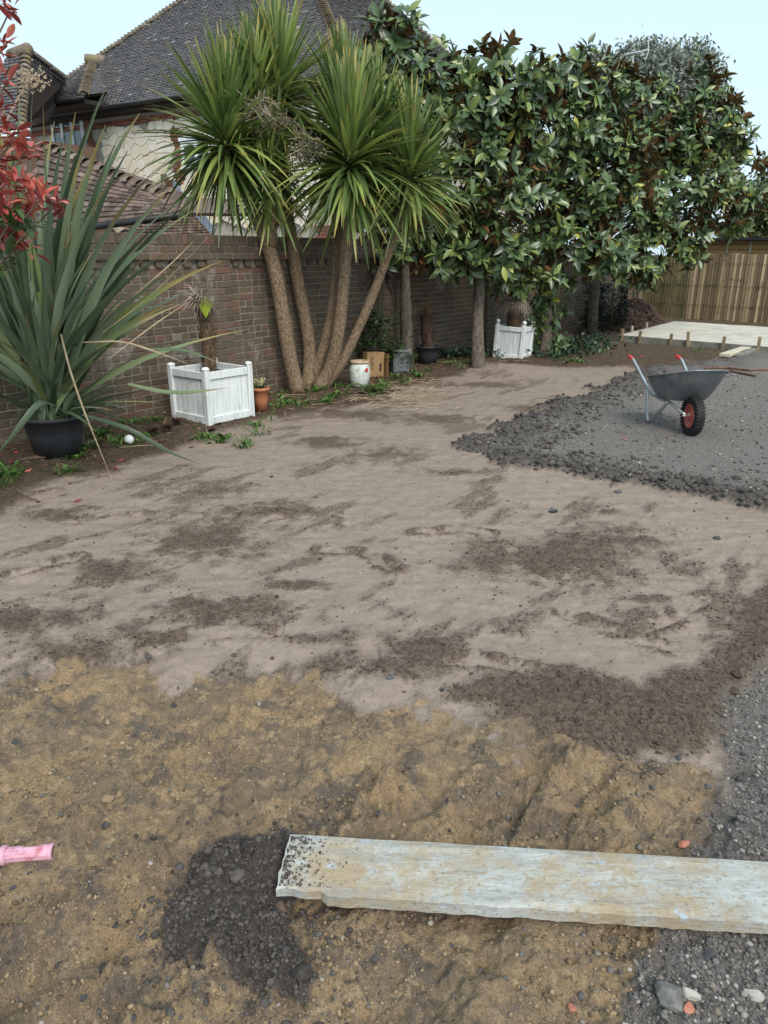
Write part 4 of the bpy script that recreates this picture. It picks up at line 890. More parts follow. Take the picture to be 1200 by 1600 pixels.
# ------------------------------------------------------------------ strap-leaved plants
def cord_leaf(seg=6, droop=.0, wv=.045):
    mb = MB(); P = [(0, t, -droop * t ** 2.2) for t in [i / seg for i in range(seg + 1)]]
    mb.blade(P, wv, Vector((1, 0, 0)), .45, prof=lambda t: min(1, .5 + t * 2.4) * max(.04, 1 - max(0, t - .35) / .65) ** .7); return mb
CLV = [cord_leaf(6, d, .062) for d in (.02, .18, .42)]
CLM = [c.mesh('leaf', True) for c in CLV]
def cordyline(label, base_px, stems, heads, seed):
    """stems: pixel polylines with radii; heads: (x, y, Y, leaf length, leaf count, up-bias)"""
    r = np.random.default_rng(seed); b0 = onG(*base_px); t = thing('cabbage_palm', label, 'palm tree', b0, 'cabbage palms by the wall')
    for pts, r0, r1 in stems:
        P = [at(x, y, Y) for x, y, Y in pts]; Q = []
        for i in range(len(P) - 1):
            for k in range(4): Q.append(P[i].lerp(P[i + 1], k / 4))
        Q.append(P[-1])
        for _ in range(3): Q = [Q[0]] + [(Q[i - 1] + Q[i] * 2 + Q[i + 1]) / 4 for i in range(1, len(Q) - 1)] + [Q[-1]]
        mb = MB(); m = len(Q); mb.tube(Q, [(r0 + (r1 - r0) * i / (m - 1)) * (1 + (.28 if i == 0 else .1 if i == 1 else 0) + random.gauss(0, .02)) for i in range(m)], 12); mb.build('stem', PALMBARK, t, True)
    Ls, Ds, Ns, Sz, Kd = [], [], [], [], []
    for x, y, Y, ln, n, ub in heads:
        c = np.array(at(x, y, Y))
        for i in range(n):
            f = (i + .5) / n                     # 0 = youngest, upright; 1 = oldest, hanging
            el = math.radians(88 - 150 * f ** 1.25 + r.normal() * 9 + ub * 8); az = i * 2.39996 + r.normal() * .25
            d = np.array([math.cos(az) * math.cos(el), math.sin(az) * math.cos(el), math.sin(el)])
            kd = 0 if el > .9 else (1 if el > .1 else 2)
            kd = min(2, max(0, kd + (r.random() < .2) - (r.random() < .25)))
            if el < -.3: kd = 0 if r.random() < .6 else 1
            Ls.append(c + np.array([0, 0, (.5 - f) * .34]) + d * .03); Ds.append(d); Ns.append(np.array([0, 0, 1.0]) + r.normal(size=3) * .18 - d * .2); Sz.append(ln * r.uniform(.72, 1.08) * (1 - .25 * (f < .05))); Kd.append(kd)
    L, D, N, S, Kd = map(np.array, (Ls, Ds, Ns, Sz, Kd)); vert = np.abs(D[:, 2]) > .97; N[vert] += np.array([.5, -.6, 0])
    R = frames(D, N) * S[:, None, None]; px, py, dp = projn(L + D * S[:, None] * .7); cell = {}
    for i in np.argsort(dp): cell.setdefault((int(px[i] // 8), int(py[i] // 8)), i)
    front = sorted(cell.values(), key=lambda i: dp[i])[:300]; fs = set(front)
    for i in front: place('leaf', CLM[Kd[i]], CORDL, R[i], L[i], t)
    for k in range(3):
        rest = np.array([i for i in range(len(L)) if i not in fs and Kd[i] == k])
        if len(rest): tag(link('foliage', join_inst('foliage', np.array(CLV[k].v), CLV[k].f, R[rest], L[rest], r.random(len(rest)), CLV[k].lt, None, True), CORDL, t), None, None, kind='stuff')
    return t
cA = cordyline('left cabbage palm with three corky stems and spiky green heads', (464, 612),
    [([(466, 614, 9.3), (452, 560, 9.25), (432, 430, 9.2), (418, 380, 9.2), (385, 300, 9.1), (352, 235, 9.0)], .095, .072), ([(420, 385, 9.2), (428, 330, 9.25), (424, 275, 9.25)], .075, .062),
     ([(480, 612, 9.5), (486, 540, 9.6), (466, 450, 9.6), (448, 330, 9.6), (434, 200, 9.6), (432, 150, 9.6)], .088, .065)],
    [(352, 222, 9.0, .96, 430, .6), (436, 150, 9.6, .94, 330, 1.8), (424, 275, 9.2, .74, 200, 0), (395, 180, 9.3, .84, 220, 1.6)], 21)
cB = cordyline('right cabbage palm with three stems, one leaning right over the jar', (505, 606),
    [([(496, 606, 9.6), (488, 590, 9.6), (508, 540, 9.6), (520, 480, 9.6), (526, 400, 9.6), (533, 320, 9.6), (522, 240, 9.7)], .075, .058), ([(497, 608, 9.45), (520, 570, 9.45), (532, 500, 9.4), (540, 400, 9.4), (545, 320, 9.35), (548, 260, 9.3)], .085, .068),
     ([(503, 608, 9.5), (530, 575, 9.5), (548, 540, 9.5), (588, 450, 9.5), (622, 350, 9.5), (634, 290, 9.5)], .066, .05)],
    [(548, 255, 9.2, 1.0, 430, .6), (540, 195, 9.8, .92, 320, 1.6), (640, 275, 9.5, .86, 340, .5), (592, 215, 9.7, .8, 170, 1.4)], 22)
for c_, (x, y, Y) in ((cA, (405, 165, 8.75)), (cB, (490, 225, 8.95)), (cA, (440, 190, 9.0))):
    mb = MB(); o = at(x, y, Y)
    for k in range(26):
        a = o + rv(.07); b_ = a + Vector((random.uniform(-.32, .2), random.uniform(-.25, .1), random.uniform(-.22, .1))); mid = a.lerp(b_, .5) + rv(.06); mb.tube([a, mid, b_], [.006, .004, .003], 4, cap=False)
        for _ in range(3): e = mid + rv(.12); mb.tube([mid, mid.lerp(e, .5) + rv(.02), e], [.004, .003, .002], 3, cap=False)
    mb.build('flower_stalk', DEADF, c_)

# the New Zealand flax in its black pot
def pot(name, label, cat, c, R, r1, h, mat, lip=.02, group=None, soil=.04, tilt=None, n=36):
    """tapered plant pot: R top radius, r1 bottom radius"""
    t = thing(name, label, cat, c, group); mb = MB()
    prof = [(0, 0), (r1, 0), (r1 + (R - r1) * .5, h * .5), (R, h - lip * 1.6), (R + lip * .55, h - lip * 1.5), (R + lip * .7, h - lip * .3), (R + lip * .3, h), (R - .01, h - .004), (R - .02, h - lip * 2), (R - .025, h - soil - .03)]
    mb.lathe(prof, c, n, tilt); mb.build('body', mat, t, True); mb = MB(); mb.lathe([(0, h - soil + .012), (R * .5, h - soil), (R - .013, h - soil - .012)], c, 20, tilt); mb.build('soil', DKSOIL, t); return t
pc = gp(92, 712); pc.z = hz(pc.x, pc.y)
pot('plant_pot', 'large black plastic pot holding the tall flax plant', 'plant pot', pc, .245, .185, .35, BLACKP, .022)
flax = thing('flax_plant', 'tall flax plant with long upright sword-shaped grey-green leaves in a black pot', 'plant', pc + Vector((0, 0, .31)))
FB = pc + Vector((0, 0, .31))
def flax_leaf(tip, wd, k, mat=PHORM, arch=.5, off=None):
    off = off or Vector((random.gauss(0, .07), random.gauss(0, .07), 0)); a = FB + off; h = tip - a
    ctl = a + Vector((h.x * .30, h.y * .30, max(h.z, .25) * .62 + h.length * .10 * arch)); mb = MB()
    side = Vector((-(h.y), h.x, 0)); vw = (a - Vector((0, 0, EYE))); vw.z = 0; vw.normalize()
    side = (Vector((vw.y, -vw.x, 0)) * random.choice((1, -1)) + rv(.9)); side.z *= .3
    mb.blade(bez(a, ctl, tip, 9), wd, side, .35, prof=lambda t: min(1, .5 + t * 1.4) * max(.03, 1 - max(0, t - .42) / .58) ** .85, var=random.random()); mb.build('leaf', mat, flax, True)
tips = [(30, 150), (51, 140), (67, 162), (118, 175), (101, 207), (172, 124), (218, 177), (165, 195), (150, 170), (200, 235), (185, 215), (232, 280), (245, 262), (305, 310), (270, 290), (283, 312), (300, 330), (345, 408), (318, 395), (262, 340), (15, 190), (85, 190), (130, 230),
        (5, 165), (-30, 200), (-60, 260), (-20, 150), (75, 230), (145, 250), (255, 400), (240, 440), (120, 260), (60, 260), (300, 372), (210, 300), (175, 280), (-80, 330), (262, 577), (280, 470), (-60, 420), (330, 440)]
for k, (x, y) in enumerate(tips): flax_leaf(at(x, y, 5.94 + random.uniform(-.45, .35)), random.uniform(.062, .092), k)
for k in range(205):
    a = random.uniform(0, 2 * math.pi); sp = abs(random.gauss(0, .5)); L = random.uniform(.8, 1.95)
    flax_leaf(FB + Vector((math.cos(a) * sp * 1.25, math.sin(a) * sp * .9, max(.2, L * (1 - .3 * sp)))), random.uniform(.036, .078), k)
for k in range(14):      # low leaves, arching out
    a = random.uniform(-2.6, .2); flax_leaf(FB + Vector((math.cos(a) * random.uniform(.6, 1.1), math.sin(a) * .5, random.uniform(-.1, .5))), random.uniform(.035, .06), k)
def strap(pts, wd, mat, parent, name='leaf', ex=None):
    P = [at(*p) for p in pts]; Q = []
    for i in range(len(P) - 1): Q += [P[i].lerp(P[i + 1], k / 4) for k in range(4)]
    Q.append(P[-1])
    for _ in range(2): Q = [Q[0]] + [(Q[i - 1] + Q[i] * 2 + Q[i + 1]) / 4 for i in range(1, len(Q) - 1)] + [Q[-1]]
    d = P[-1] - P[0]; side = Vector((-d.z, 0, d.x)).normalized() + Vector((0, .3, .3)); mb = MB(); mb.blade(Q, wd, side, .3, var=random.random(), prof=lambda t: max(.05, min(1, .6 + t * 2) * (1 - max(0, t - .6) / .4))); return mb.build(name, mat, parent, True)
strap([(100, 640, 5.7), (64, 622, 5.4), (28, 670, 5.25), (-8, 715, 5.2)], .042, PHORM, flax)
strap([(95, 522, 5.5), (108, 575, 5.4), (130, 640, 5.35), (176, 752, 5.33)], .014, STRAW, flax)
strap([(128, 648, 5.8), (200, 668, 5.7), (260, 705, 5.75), (314, 726, 5.8)], .034, PHORM, flax)
strap([(130, 535, 5.7), (190, 532, 5.6), (240, 548, 5.6), (295, 569, 5.6)], .013, STRAW, flax)
strap([(200, 600, 5.7), (255, 613, 5.65), (300, 613, 5.6), (356, 606, 5.6)], .030, PHORM, flax)
strap([(235, 545, 5.7), (290, 546, 5.6), (340, 566, 5.55)], .020, PHORM, flax)
for a in ([(160, 520), (240, 460), (325, 370)], [(200, 470), (270, 410), (302, 377)], [(170, 560), (250, 500), (310, 462)]): strap([(x, y, 5.8) for x, y in a], .008, STRAW, flax)

# red-leaved photinia reaching in from the left
ph = thing('photinia_shrub', 'photinia shrub with glossy red young leaves at the left edge', 'shrub', (-3.1, 4.5, 0))
mb = MB(); root = Vector((-3.1, 4.5, -.1)); cl = []
for x, y, n, red in [(14, 20, 7, 1), (2, 78, 8, 1), (8, 132, 7, 1), (20, 218, 14, 1), (-4, 180, 12, 1), (38, 238, 14, 1), (10, 255, 12, 1), (28, 290, 18, 1), (62, 312, 16, 1), (84, 322, 12, 1), (8, 330, 16, 1), (40, 335, 14, 1), (14, 372, 18, 1), (40, 385, 14, 1), (-10, 290, 16, 1), (-12, 350, 16, 0), (15, 350, 9, 0), (44, 358, 8, 0), (-25, 240, 14, 1), (-30, 400, 18, 0), (-35, 120, 12, 1), (-50, 320, 16, 0), (5, 412, 9, 0)]:
    c = at(x, y, 4.5 + random.uniform(-.25, .25)); cl.append((c, n, red))
    a = Vector((-3.05 + random.uniform(-.1, .1), 4.5, c.z * .55)); mid = a.lerp(c, .6) + Vector((0, 0, -.08)); mb.tube([a, mid, c], [.014, .009, .004], 6, cap=False)
mb.tube([root, (-3.08, 4.5, 1.0), (-3.0, 4.5, 2.3), (-2.9, 4.5, 3.2)], [.04, .034, .024, .01], 8); mb.build('stems', TWIG, ph)
pml = MB(); pml.blade([(0, t, -.12 * t * t) for t in (0, .2, .4, .6, .8, 1)], .36, Vector((1, 0, 0)), .4, prof=lambda t: max(.03, math.sin(math.pi * min(1, t * .93 + .04)) ** .8))
PL = {k: pml.mesh('leaf', True) for k in (0, 1)}
for c, n, red in cl:
    for j in range(int(n * 1.7)):
        el = random.uniform(-.5, 1.35); az = random.uniform(0, 6.28); d = np.array([[math.cos(az) * math.cos(el), math.sin(az) * math.cos(el), math.sin(el)]])
        R = frames(d, np.array([[random.gauss(0, .3), random.gauss(0, .3), 1.]]))[0] * random.uniform(.06, .115) * (1 if red else 1.15); place('leaf', PL[red], REDL if red else GRNL, R, c + Vector(d[0]) * .01 + rv(.045), ph)
mb = MB(); o = at(47, 125, 4.6)
for k in range(260): p = o + Vector((random.gauss(0, .045), random.gauss(0, .03), random.gauss(0, .028))); mb.box(p, (.007, .007, .007), rz(random.random()))
mb.tube([at(10, 190, 4.55), at(30, 150, 4.6), o], [.006, .004, .003], 5); tag(mb.build('flower_head', FLOWER, ph), None, None, kind='stuff')

# ------------------------------------------------------------------ white panelled planters
def planter(label, corner, dirL, dirR, size, h, balls, tilt=0.0, sink=0.0):
    """corner: nearest bottom corner; sides run along dirL and dirR"""
    t = thing('planter', label, 'planter', corner, 'white panelled wooden planters'); c0 = corner + (dirL + dirR) * size / 2; pw = .062
    X = (-dirL).normalized(); Y_ = ZU.cross(X); R = basis(X, Y_, ZU); T = Matrix.Rotation(tilt, 3, Vector((0, -1, 0)))
    def W(x, y, z): return corner + T @ (c0 - corner + R @ Vector((x, y, z)))
    RR = T @ R; s = size / 2
    for sx in (-1, 1):
        for sy in (-1, 1):
            mb = MB(); mb.box(W(sx * (s - pw / 2), sy * (s - pw / 2), h / 2 + .01), (pw, pw, h + .02), RR, .006); po = mb.build('post', WHITEP, t)
            if balls:
                mb = MB(); mb.lathe([(.001, 0), (.018, .0), (.014, .012), (.03, .026), (.036, .048), (.03, .070), (.014, .082), (.001, .085)], W(sx * (s - pw / 2), sy * (s - pw / 2), h + .018), 14, RR); mb.build('ball_finial', WHITEP, po, True)
            else:
                mb = MB(); mb.lathe([(pw * .66, 0), (pw * .64, .012), (pw * .4, .024), (.001, .028)], W(sx * (s - pw / 2), sy * (s - pw / 2), h + .019), 14, RR); mb.build('cap', WHITEP, po, True)
    for ax in (0, 1):
        for sg in (-1, 1):
            def P(u, o, z): return W(u, sg * o, z) if ax == 0 else W(sg * o, u, z)
            def S(u, o, z): return (u, o, z) if ax == 0 else (o, u, z)
            L = size - 2 * pw
            for z0, hh in ((h - .045, .075), (.05, .075)): mb = MB(); mb.box(P(0, s - .026, z0), S(L - .002, .034, hh), RR, .004); mb.build('rail', WHITEP, t)
            nb = 6; bw = L / nb
            for k in range(nb): mb = MB(); mb.box(P(-L / 2 + (k + .5) * bw, s - .038, h / 2), S(bw - .0022, .016, h - .12), RR, .003); mb.build('panel_board', WHITEP, t)
    mb = MB(); mb.box(W(0, 0, h * .45), (size - .10, size - .10, h * .8), RR); mb.build('soil', DKSOIL, t); return t, W
f1, l1, r1 = gp(327, 668), gp(266, 661), gp(402, 660)
f1.z = hz(f1.x, f1.y) - .01; dl, dr = Vector((-.78, .626, 0)), Vector((.626, .78, 0))
pl1, W1 = planter('white wooden box planter with flat post caps in front of the flax plant', f1, dl, dr, .62, .545, False)
f2 = gp(815, 562); f2.z = -.03; dl2 = Vector((-.97, -.05, 0)).normalized(); dr2 = Vector((.05, .97, 0)).normalized()
dl2, dr2 = Vector((-.88, .475, 0)), Vector((.475, .88, 0))
pl2, W2 = planter('white wooden planter with ball finials leaning slightly behind the soil mound', f2, dl2, dr2, .52, .55, True, math.radians(-3))

# chusan palms
def fan_leaf(mb, o, d, size, n=14, spread=2.2, wd=.03, var=0, droop=.3, m=0):
    d = d.normalized(); s = d.cross(ZU); s = s.normalized() if s.length > .1 else Vector((1, 0, 0)); u = s.cross(d)
    for k in range(n):
        a = (k / (n - 1) - .5) * spread; e = (d * math.cos(a) + s * math.sin(a)); L = size * (1 - .25 * abs(a) / spread * 2) * random.uniform(.85, 1.05)
        mb.blade([o, o + e * L * .5 + u * L * .04, o + e * L - ZU * droop * L * random.uniform(.3, 1)], wd, s * math.cos(a) - d * math.sin(a), .5, m, None, var)
def shaggy_trunk(mb, P, r, n=150):
    mb.tube(P, [r * 1.15, r, r * .95, r * .85][:len(P)], 12)
    for k in range(n):
        f = random.random() * (len(P) - 1); i = min(int(f), len(P) - 2); c = Vector(P[i]).lerp(Vector(P[i + 1]), f - i); a = random.uniform(0, 6.28); o = Vector((math.cos(a), math.sin(a), 0))
        b_ = c + o * r * .95; mb.blade([b_, b_ + o * .02 + ZU * random.uniform(.02, .07), b_ + o * random.uniform(.02, .05) + ZU * random.uniform(.05, .13)], .014, ZU.cross(o), .2)
cp = thing('chusan_palm', 'stunted chusan palm with hairy trunk and one bright yellow-green fan in white planter', 'palm tree', W1(0, 0, .45))
b0 = W1(-.02, .0, .42); Yp = b0.y
mb = MB(); shaggy_trunk(mb, [b0, at(326, 545, Yp), at(322, 505, Yp), at(316, 478, Yp)], .068, 220); mb.build('trunk', mk('palm_fibre', [(.3, (.065, .042, .026)), (.7, (.17, .115, .072))], 30, .95, .8, 90, .008, coord='World'), cp)
mb = MB(); hd = at(314, 475, Yp)
for k in range(10): fan_leaf(mb, hd + rv(.03), Vector((random.uniform(-1, .5), random.uniform(-.8, .3), random.uniform(-.3, .7))), random.uniform(.16, .30), 9, 1.7, .014, random.random(), .6)
for k in range(16): e = hd + Vector((random.uniform(-.28, .1), random.uniform(-.15, .15), random.uniform(-.05, .22))); mb.tube([hd, hd.lerp(e, .6) + ZU * .06, e], [.008, .006, .003], 4)
mb.build('dead_fronds', DEADF, cp)
mb = MB(); fan_leaf(mb, at(322, 497, Yp - .16), Vector((.12, -.15, 1)), .25, 9, 1.0, .015, .1, 0); mb.build('green_fan', mk('lime_fan', [(.3, (.22, .30, .03)), (.7, (.38, .42, .05))], 20, .5, 0, coord='World', trans=.2), cp)
# dry stems in the planter and a curled one
for pts in ([(384, 575), (379, 530), (373, 512), (386, 503)], [(318, 577), (305, 545), (290, 528)]):
    mb = MB(); mb.tube([at(x, y, 7.75) for x, y in pts], [.006, .005, .004, .003][:len(pts)], 5); mb.build('dead_stem', TWIG, cp)
cp2 = thing('chusan_palm', 'shaggy chusan palm with drooping brown skirt in the ball-finial planter', 'palm tree', W2(0, 0, .45))
b0 = W2(-.02, 0, .40); Yp = b0.y
mb = MB(); shaggy_trunk(mb, [b0, b0 + ZU * .15, b0 + ZU * .34, b0 + ZU * .52], .115, 260); mb.build('trunk', DEADF if False else MATS['palm_fibre'], cp2)
mb = MB(); hd = b0 + ZU * .56
for k in range(24):
    a = random.uniform(0, 6.28); fan_leaf(mb, hd + Vector((math.cos(a) * .1, math.sin(a) * .1, 0)), Vector((math.cos(a), math.sin(a), random.uniform(-.9, .1))), random.uniform(.20, .34), 9, 1.6, .012, random.random(), .6)
mb.build('dead_fronds', DEADF, cp2); mb = MB()
for k in range(9): a = random.uniform(0, 6.28); fan_leaf(mb, hd + ZU * .03, Vector((math.cos(a), math.sin(a) - .3, random.uniform(.2, 1.2))), random.uniform(.22, .34), 12, 2.0, .022, random.random(), .3)
mb.build('green_fan', mk('olive_fan', [(.3, (.13, .15, .02)), (.7, (.24, .25, .04))], 20, .5, 0, rnd=.3, coord='World', trans=.2), cp2)

# ------------------------------------------------------------------ pots and clutter along the wall
def small_leaves(name, c, n, spread, size, mat, parent, seed, up=.3, flat=.5):
    r = np.random.default_rng(seed); D = r.normal(size=(n, 3)); D[:, 2] = np.abs(D[:, 2]) * up + .1; L = np.array(c)[None] + r.normal(size=(n, 3)) * np.array(spread)[None]
    R = frames(D, r.normal(size=(n, 3)) * flat + np.array([0, 0, 1.])) * (size * r.uniform(.6, 1.4, n))[:, None, None]
    bV = np.array([(0, 0, 0), (.2, .4, .05), (0, 1, -.1), (-.2, .4, .05)]); me = join_inst(name, bV, [(0, 1, 2, 3)], R, L, r.random(n)); return tag(link(name, me, mat, parent), None, None, kind='stuff')
tp_ = gp(409, 645); tp_.z = hz(tp_.x, tp_.y)
pot('terracotta_pot', 'small orange terracotta pot beside the white box planter', 'plant pot', tp_, .088, .066, .25, TERRA, .022, n=28)
sp = thing('pot_plant', 'small green tufted plant growing in the terracotta pot', 'plant', tp_ + Vector((0, 0, .21))); mb = MB()
for k in range(60):
    a = random.uniform(0, 6.28); o = tp_ + Vector((math.cos(a) * .05 * random.random(), math.sin(a) * .05 * random.random(), .215)); L = random.uniform(.05, .13); e = o + Vector((math.cos(a) * L * .7, math.sin(a) * L * .7, L * .8)); mb.blade([o, o.lerp(e, .5) + ZU * .02, e], .012, Vector((-math.sin(a), math.cos(a), 0)), .3)
mb.build('leaves', WEED, sp); mb = MB()
for k in range(12): o = tp_ + Vector((random.gauss(0, .035), random.gauss(0, .035), random.uniform(.29, .345))); mb.box(o, (.014, .014, .012), rz(k)); mb.tube([o, tp_ + Vector((0, 0, .22))], .002, 3)
mb.build('flowers', BLOSY, sp)
jc = gp(562, 606); jc.z = hz(jc.x, jc.y)
jar = thing('ceramic_jar', 'rounded white glazed ceramic jar with orange rim and red flower', 'jar', jc); mb = MB()
hj = .335; mb.lathe([(0, 0), (.085, 0), (.108, .03), (.132, .12), (.140, .20), (.130, .265), (.112, .30), (.108, hj - .02)], jc, 32); mb.build('body', CERAM, jar, True)
mb = MB(); mb.lathe([(.108, hj - .025), (.126, hj - .018), (.130, hj - .004), (.122, hj + .006), (.100, hj + .004), (.094, hj - .02), (.09, .15), (0, .14)], jc, 32); mb.build('rim', JARRIM, jar, True)
mb = MB(); o = jc + Vector((.095, -.105, .235)); nrm = Vector((.67, -.74, 0)); sd_ = Vector((.74, .67, 0))
for k in range(6):
    a = k * math.pi / 3; c = o + (sd_ * math.cos(a) + ZU * math.sin(a)) * .016 + nrm * .004; mb.lathe([(0, .004), (.011, .003), (.013, 0)], c, 8, basis(sd_, ZU, nrm))
mb.build('painted_flower', REDP, jar)
# cardboard box, open end to the right, standing on its side
cb = gp(586, 590); cb.z = hz(cb.x, cb.y); bx = thing('cardboard_box', 'brown cardboard box with black printed marks standing beside the jar', 'box', cb)
BX = Vector((.80, .60, 0)).normalized(); BY = Vector((-BX.y, BX.x, 0)); BR = basis(BX, BY, ZU) @ Matrix.Rotation(.05, 3, 'Y')
def BW(x, y, z): return cb + BR @ Vector((x, y, z))
mb = MB(); mb.box(BW(-.0, .10, .17), (.30, .006, .34), BR); mb.box(BW(0, 0, .17), (.30, .006, .34), BR); mb.box(BW(-.15, .05, .17), (.006, .106, .34), BR); mb.box(BW(0, .05, .343), (.30, .106, .006), BR); mb.box(BW(0, .05, .003), (.30, .094, .006), BR); mb.build('walls', CARD, bx)
mb = MB(); mb.box(BW(.155, -.055, .17), (.006, .12, .32), BR @ rz(-.25), .001); mb.build('flap', CARD, bx); mb = MB(); mb.box(BW(.18, .11, .18), (.10, .006, .30), BR @ rz(.5)); mb.build('flap', CARD, bx)
for k, (x, z) in enumerate([(-.065, .275), (-.06, .245), (-.07, .215), (-.062, .185), (-.066, .155), (-.06, .12)]): mb = MB(); mb.box(BW(x, -.005, z), (.055, .004, .010), BR @ Matrix.Rotation(random.choice((-.5, .4, 0, .1)), 3, 'Y')); mb.build('printed_mark', INK, bx)
mb = MB(); mb.box(BW(.085, -.005, .135), (.032, .004, .11), BR); mb.build('printed_mark', INK, bx)
# square lead-look planter
lp = gp(628, 585); lp.z = hz(lp.x, lp.y); lt_ = thing('lead_planter', 'square grey lead planter with raised moulded panel beside the cardboard box', 'planter', lp)
LXd = Vector((.90, .43, 0)).normalized(); LYd = Vector((-LXd.y, LXd.x, 0)); LR = basis(LXd, LYd, ZU)
def LW(x, y, z): return lp + LR @ Vector((x, y, z))
mb = MB(); s0, s1, hh = .125, .145, .33
V = [LW(sx * s0, .14 + sy * s0, 0) for sx, sy in ((-1, -1), (1, -1), (1, 1), (-1, 1))] + [LW(sx * s1, .14 + sy * s1, hh) for sx, sy in ((-1, -1), (1, -1), (1, 1), (-1, 1))] + [LW(sx * (s1 - .02), .14 + sy * (s1 - .02), hh) for sx, sy in ((-1, -1), (1, -1), (1, 1), (-1, 1))] + [LW(sx * (s1 - .03), .14 + sy * (s1 - .03), hh - .06) for sx, sy in ((-1, -1), (1, -1), (1, 1), (-1, 1))]
Fc = [(k, (k + 1) % 4, 4 + (k + 1) % 4, 4 + k) for k in range(4)] + [(4 + k, 4 + (k + 1) % 4, 8 + (k + 1) % 4, 8 + k) for k in range(4)] + [(8 + k, 8 + (k + 1) % 4, 12 + (k + 1) % 4, 12 + k) for k in range(4)] + [(12, 13, 14, 15), (3, 2, 1, 0)]
mb.add(V, Fc); mb.build('body', LEADP, lt_)
mb = MB(); ZT = Matrix.Rotation(.06, 3, 'X')
for cx_, cz, sx, sz in ((0, .30, .26, .022), (0, .03, .23, .03), (-.105, .165, .016, .23), (.105, .165, .016, .23)): mb.box(LW(cx_, .004 - .06 * (cz - .0) + .012 - .012, cz), (sx, .014, sz), LR @ ZT, .004)
mb.build('moulding', LEADP, lt_)
mb = MB(); mb.lathe([(.068, 0), (.075, .01), (.082, 0)], LW(0, .005, .165), 20, basis(LXd, ZU, -LYd)); mb.lathe([(.02, .012), (.035, .008), (.04, 0)], LW(0, .005, .165), 14, basis(LXd, ZU, -LYd)); mb.build('medallion', LEADP, lt_, True)
# black pot with a cut palm stump, tag and the bucket behind the stems
kp = gp(668, 570); kp.z = hz(kp.x, kp.y); pot('plant_pot', 'black plastic pot against the wall between two magnolia trunks', 'plant pot', kp, .185, .14, .27, BLACKP, .018)
st_ = thing('palm_stump', 'short dark hairy palm trunk with rusty crown in black pot by the wall', 'palm tree', kp + Vector((0, 0, .22))); mb = MB(); Yk = kp.y
shaggy_trunk(mb, [kp + Vector((0, 0, .22)), at(667, 525, Yk), at(666, 505, Yk), at(666, 492, Yk)], .085, 160); mb.build('trunk', CONE, st_)
mb = MB()
for k in range(40): o = at(666, 493, Yk) + rv(.03); mb.blade([o, o + Vector((random.gauss(0, .03), random.gauss(0, .03), .10)), o + Vector((random.gauss(0, .07), random.gauss(0, .07), random.uniform(.12, .25)))], .014, rv(), .3)
mb.build('fibres', mk('rusty_fibre', [(.3, (.12, .065, .02)), (.7, (.24, .14, .045))], 20, .9, 0), st_)
tg = at(648, 528, kp.y - .1); t = thing('plant_label', 'small black plant label on a stick beside the trunk', 'label', (tg.x, tg.y, hz(tg.x, tg.y)))
mb = MB(); mb.tube([(tg.x, tg.y, hz(tg.x, tg.y) - .03), tg], .004, 5); mb.build('stick', INK, t); mb = MB(); mb.box(tg + ZU * .012, (.066, .004, .04), Matrix.Rotation(.3, 3, 'Y'), .001); mb.build('plate', TAGM, t)
bk = gp(492, 590); bk.z = hz(bk.x, bk.y); bk += WN * -.15; pot('bucket', 'black bucket half hidden behind the palm stems', 'bucket', bk, .20, .16, .30, BLACKP, .02)
for dx, dz, m_, lab in ((0, .30, BLUE, 'crumpled navy cloth heaped in the black bucket'), (.02, .385, REDS, 'small orange-red scrap lying on the navy cloth')):
    mb = MB(); o = bk + Vector((dx, -.05, dz)); pr = [(.001, .0)] if 0 else None
    n = 10 if m_ is BLUE else 6; V = []; rr = .13 if m_ is BLUE else .04
    for i in range(n):
        for j in range(12):
            th, p_ = math.pi * i / (n - 1), 2 * math.pi * j / 12; q = rr * (1 + .25 * math.sin(3 * p_ + 2 * th) + .12 * math.cos(5 * th + p_)); V.append(o + Vector((q * math.sin(th) * math.cos(p_), q * math.sin(th) * math.sin(p_), .55 * q * math.cos(th) + .02)))
    mb.add(V, [(i * 12 + j, (i + 1) * 12 + j, (i + 1) * 12 + (j + 1) % 12, i * 12 + (j + 1) % 12) for i in range(n - 1) for j in range(12)])
    tag(mb.build('cloth' if m_ is BLUE else 'scrap', m_, None, True), lab, 'cloth' if m_ is BLUE else 'scrap')
# shrub, dark cordyline and cane behind the leaning stem
sb = gp(585, 588); sb = Vector((sb.x, sb.y, 0)) - WN * .28
shb = thing('leafy_shrub', 'small dark green leafy shrub behind the jar and cardboard box', 'shrub', sb); Ys = sb.y
for k, (x, y, s) in enumerate([(575, 525, .15), (600, 535, .14), (560, 545, .14), (590, 500, .10), (610, 552, .10), (550, 520, .10)]): small_leaves('foliage', at(x, y, Ys), 190, (s, s * .8, s * .8), .075, GRNL, shb, 40 + k)
mb = MB()
for k in range(12): e = at(random.uniform(550, 612), random.uniform(500, 550), Ys + random.uniform(-.1, .1)); mb.tube([sb, sb.lerp(e, .5) + rv(.04), e], [.008, .006, .003], 5)
mb.build('stems', TWIG, shb)
dc = at(603, 560, 10.9); dcl = thing('dark_cordyline', 'thin-stemmed cordyline with drooping dark reddish leaves against the wall', 'plant', (dc.x, dc.y, 0)); mb = MB()
mb.tube([(dc.x - .1, dc.y, -.05), at(590, 500, 10.9), at(598, 430, 10.9)], [.02, .018, .016], 8); mb.build('stem', TWIG, dcl); mb = MB(); o = at(598, 425, 10.9)
for k in range(60):
    a = random.uniform(0, 6.28); el = random.uniform(-1.2, .9); L = random.uniform(.25, .5); d = Vector((math.cos(a) * math.cos(el), math.sin(a) * math.cos(el), math.sin(el))); mb.blade([o, o + d * L * .5 + ZU * .03, o + d * L - ZU * .18 * L], .026, ZU.cross(d), .3, var=random.random())
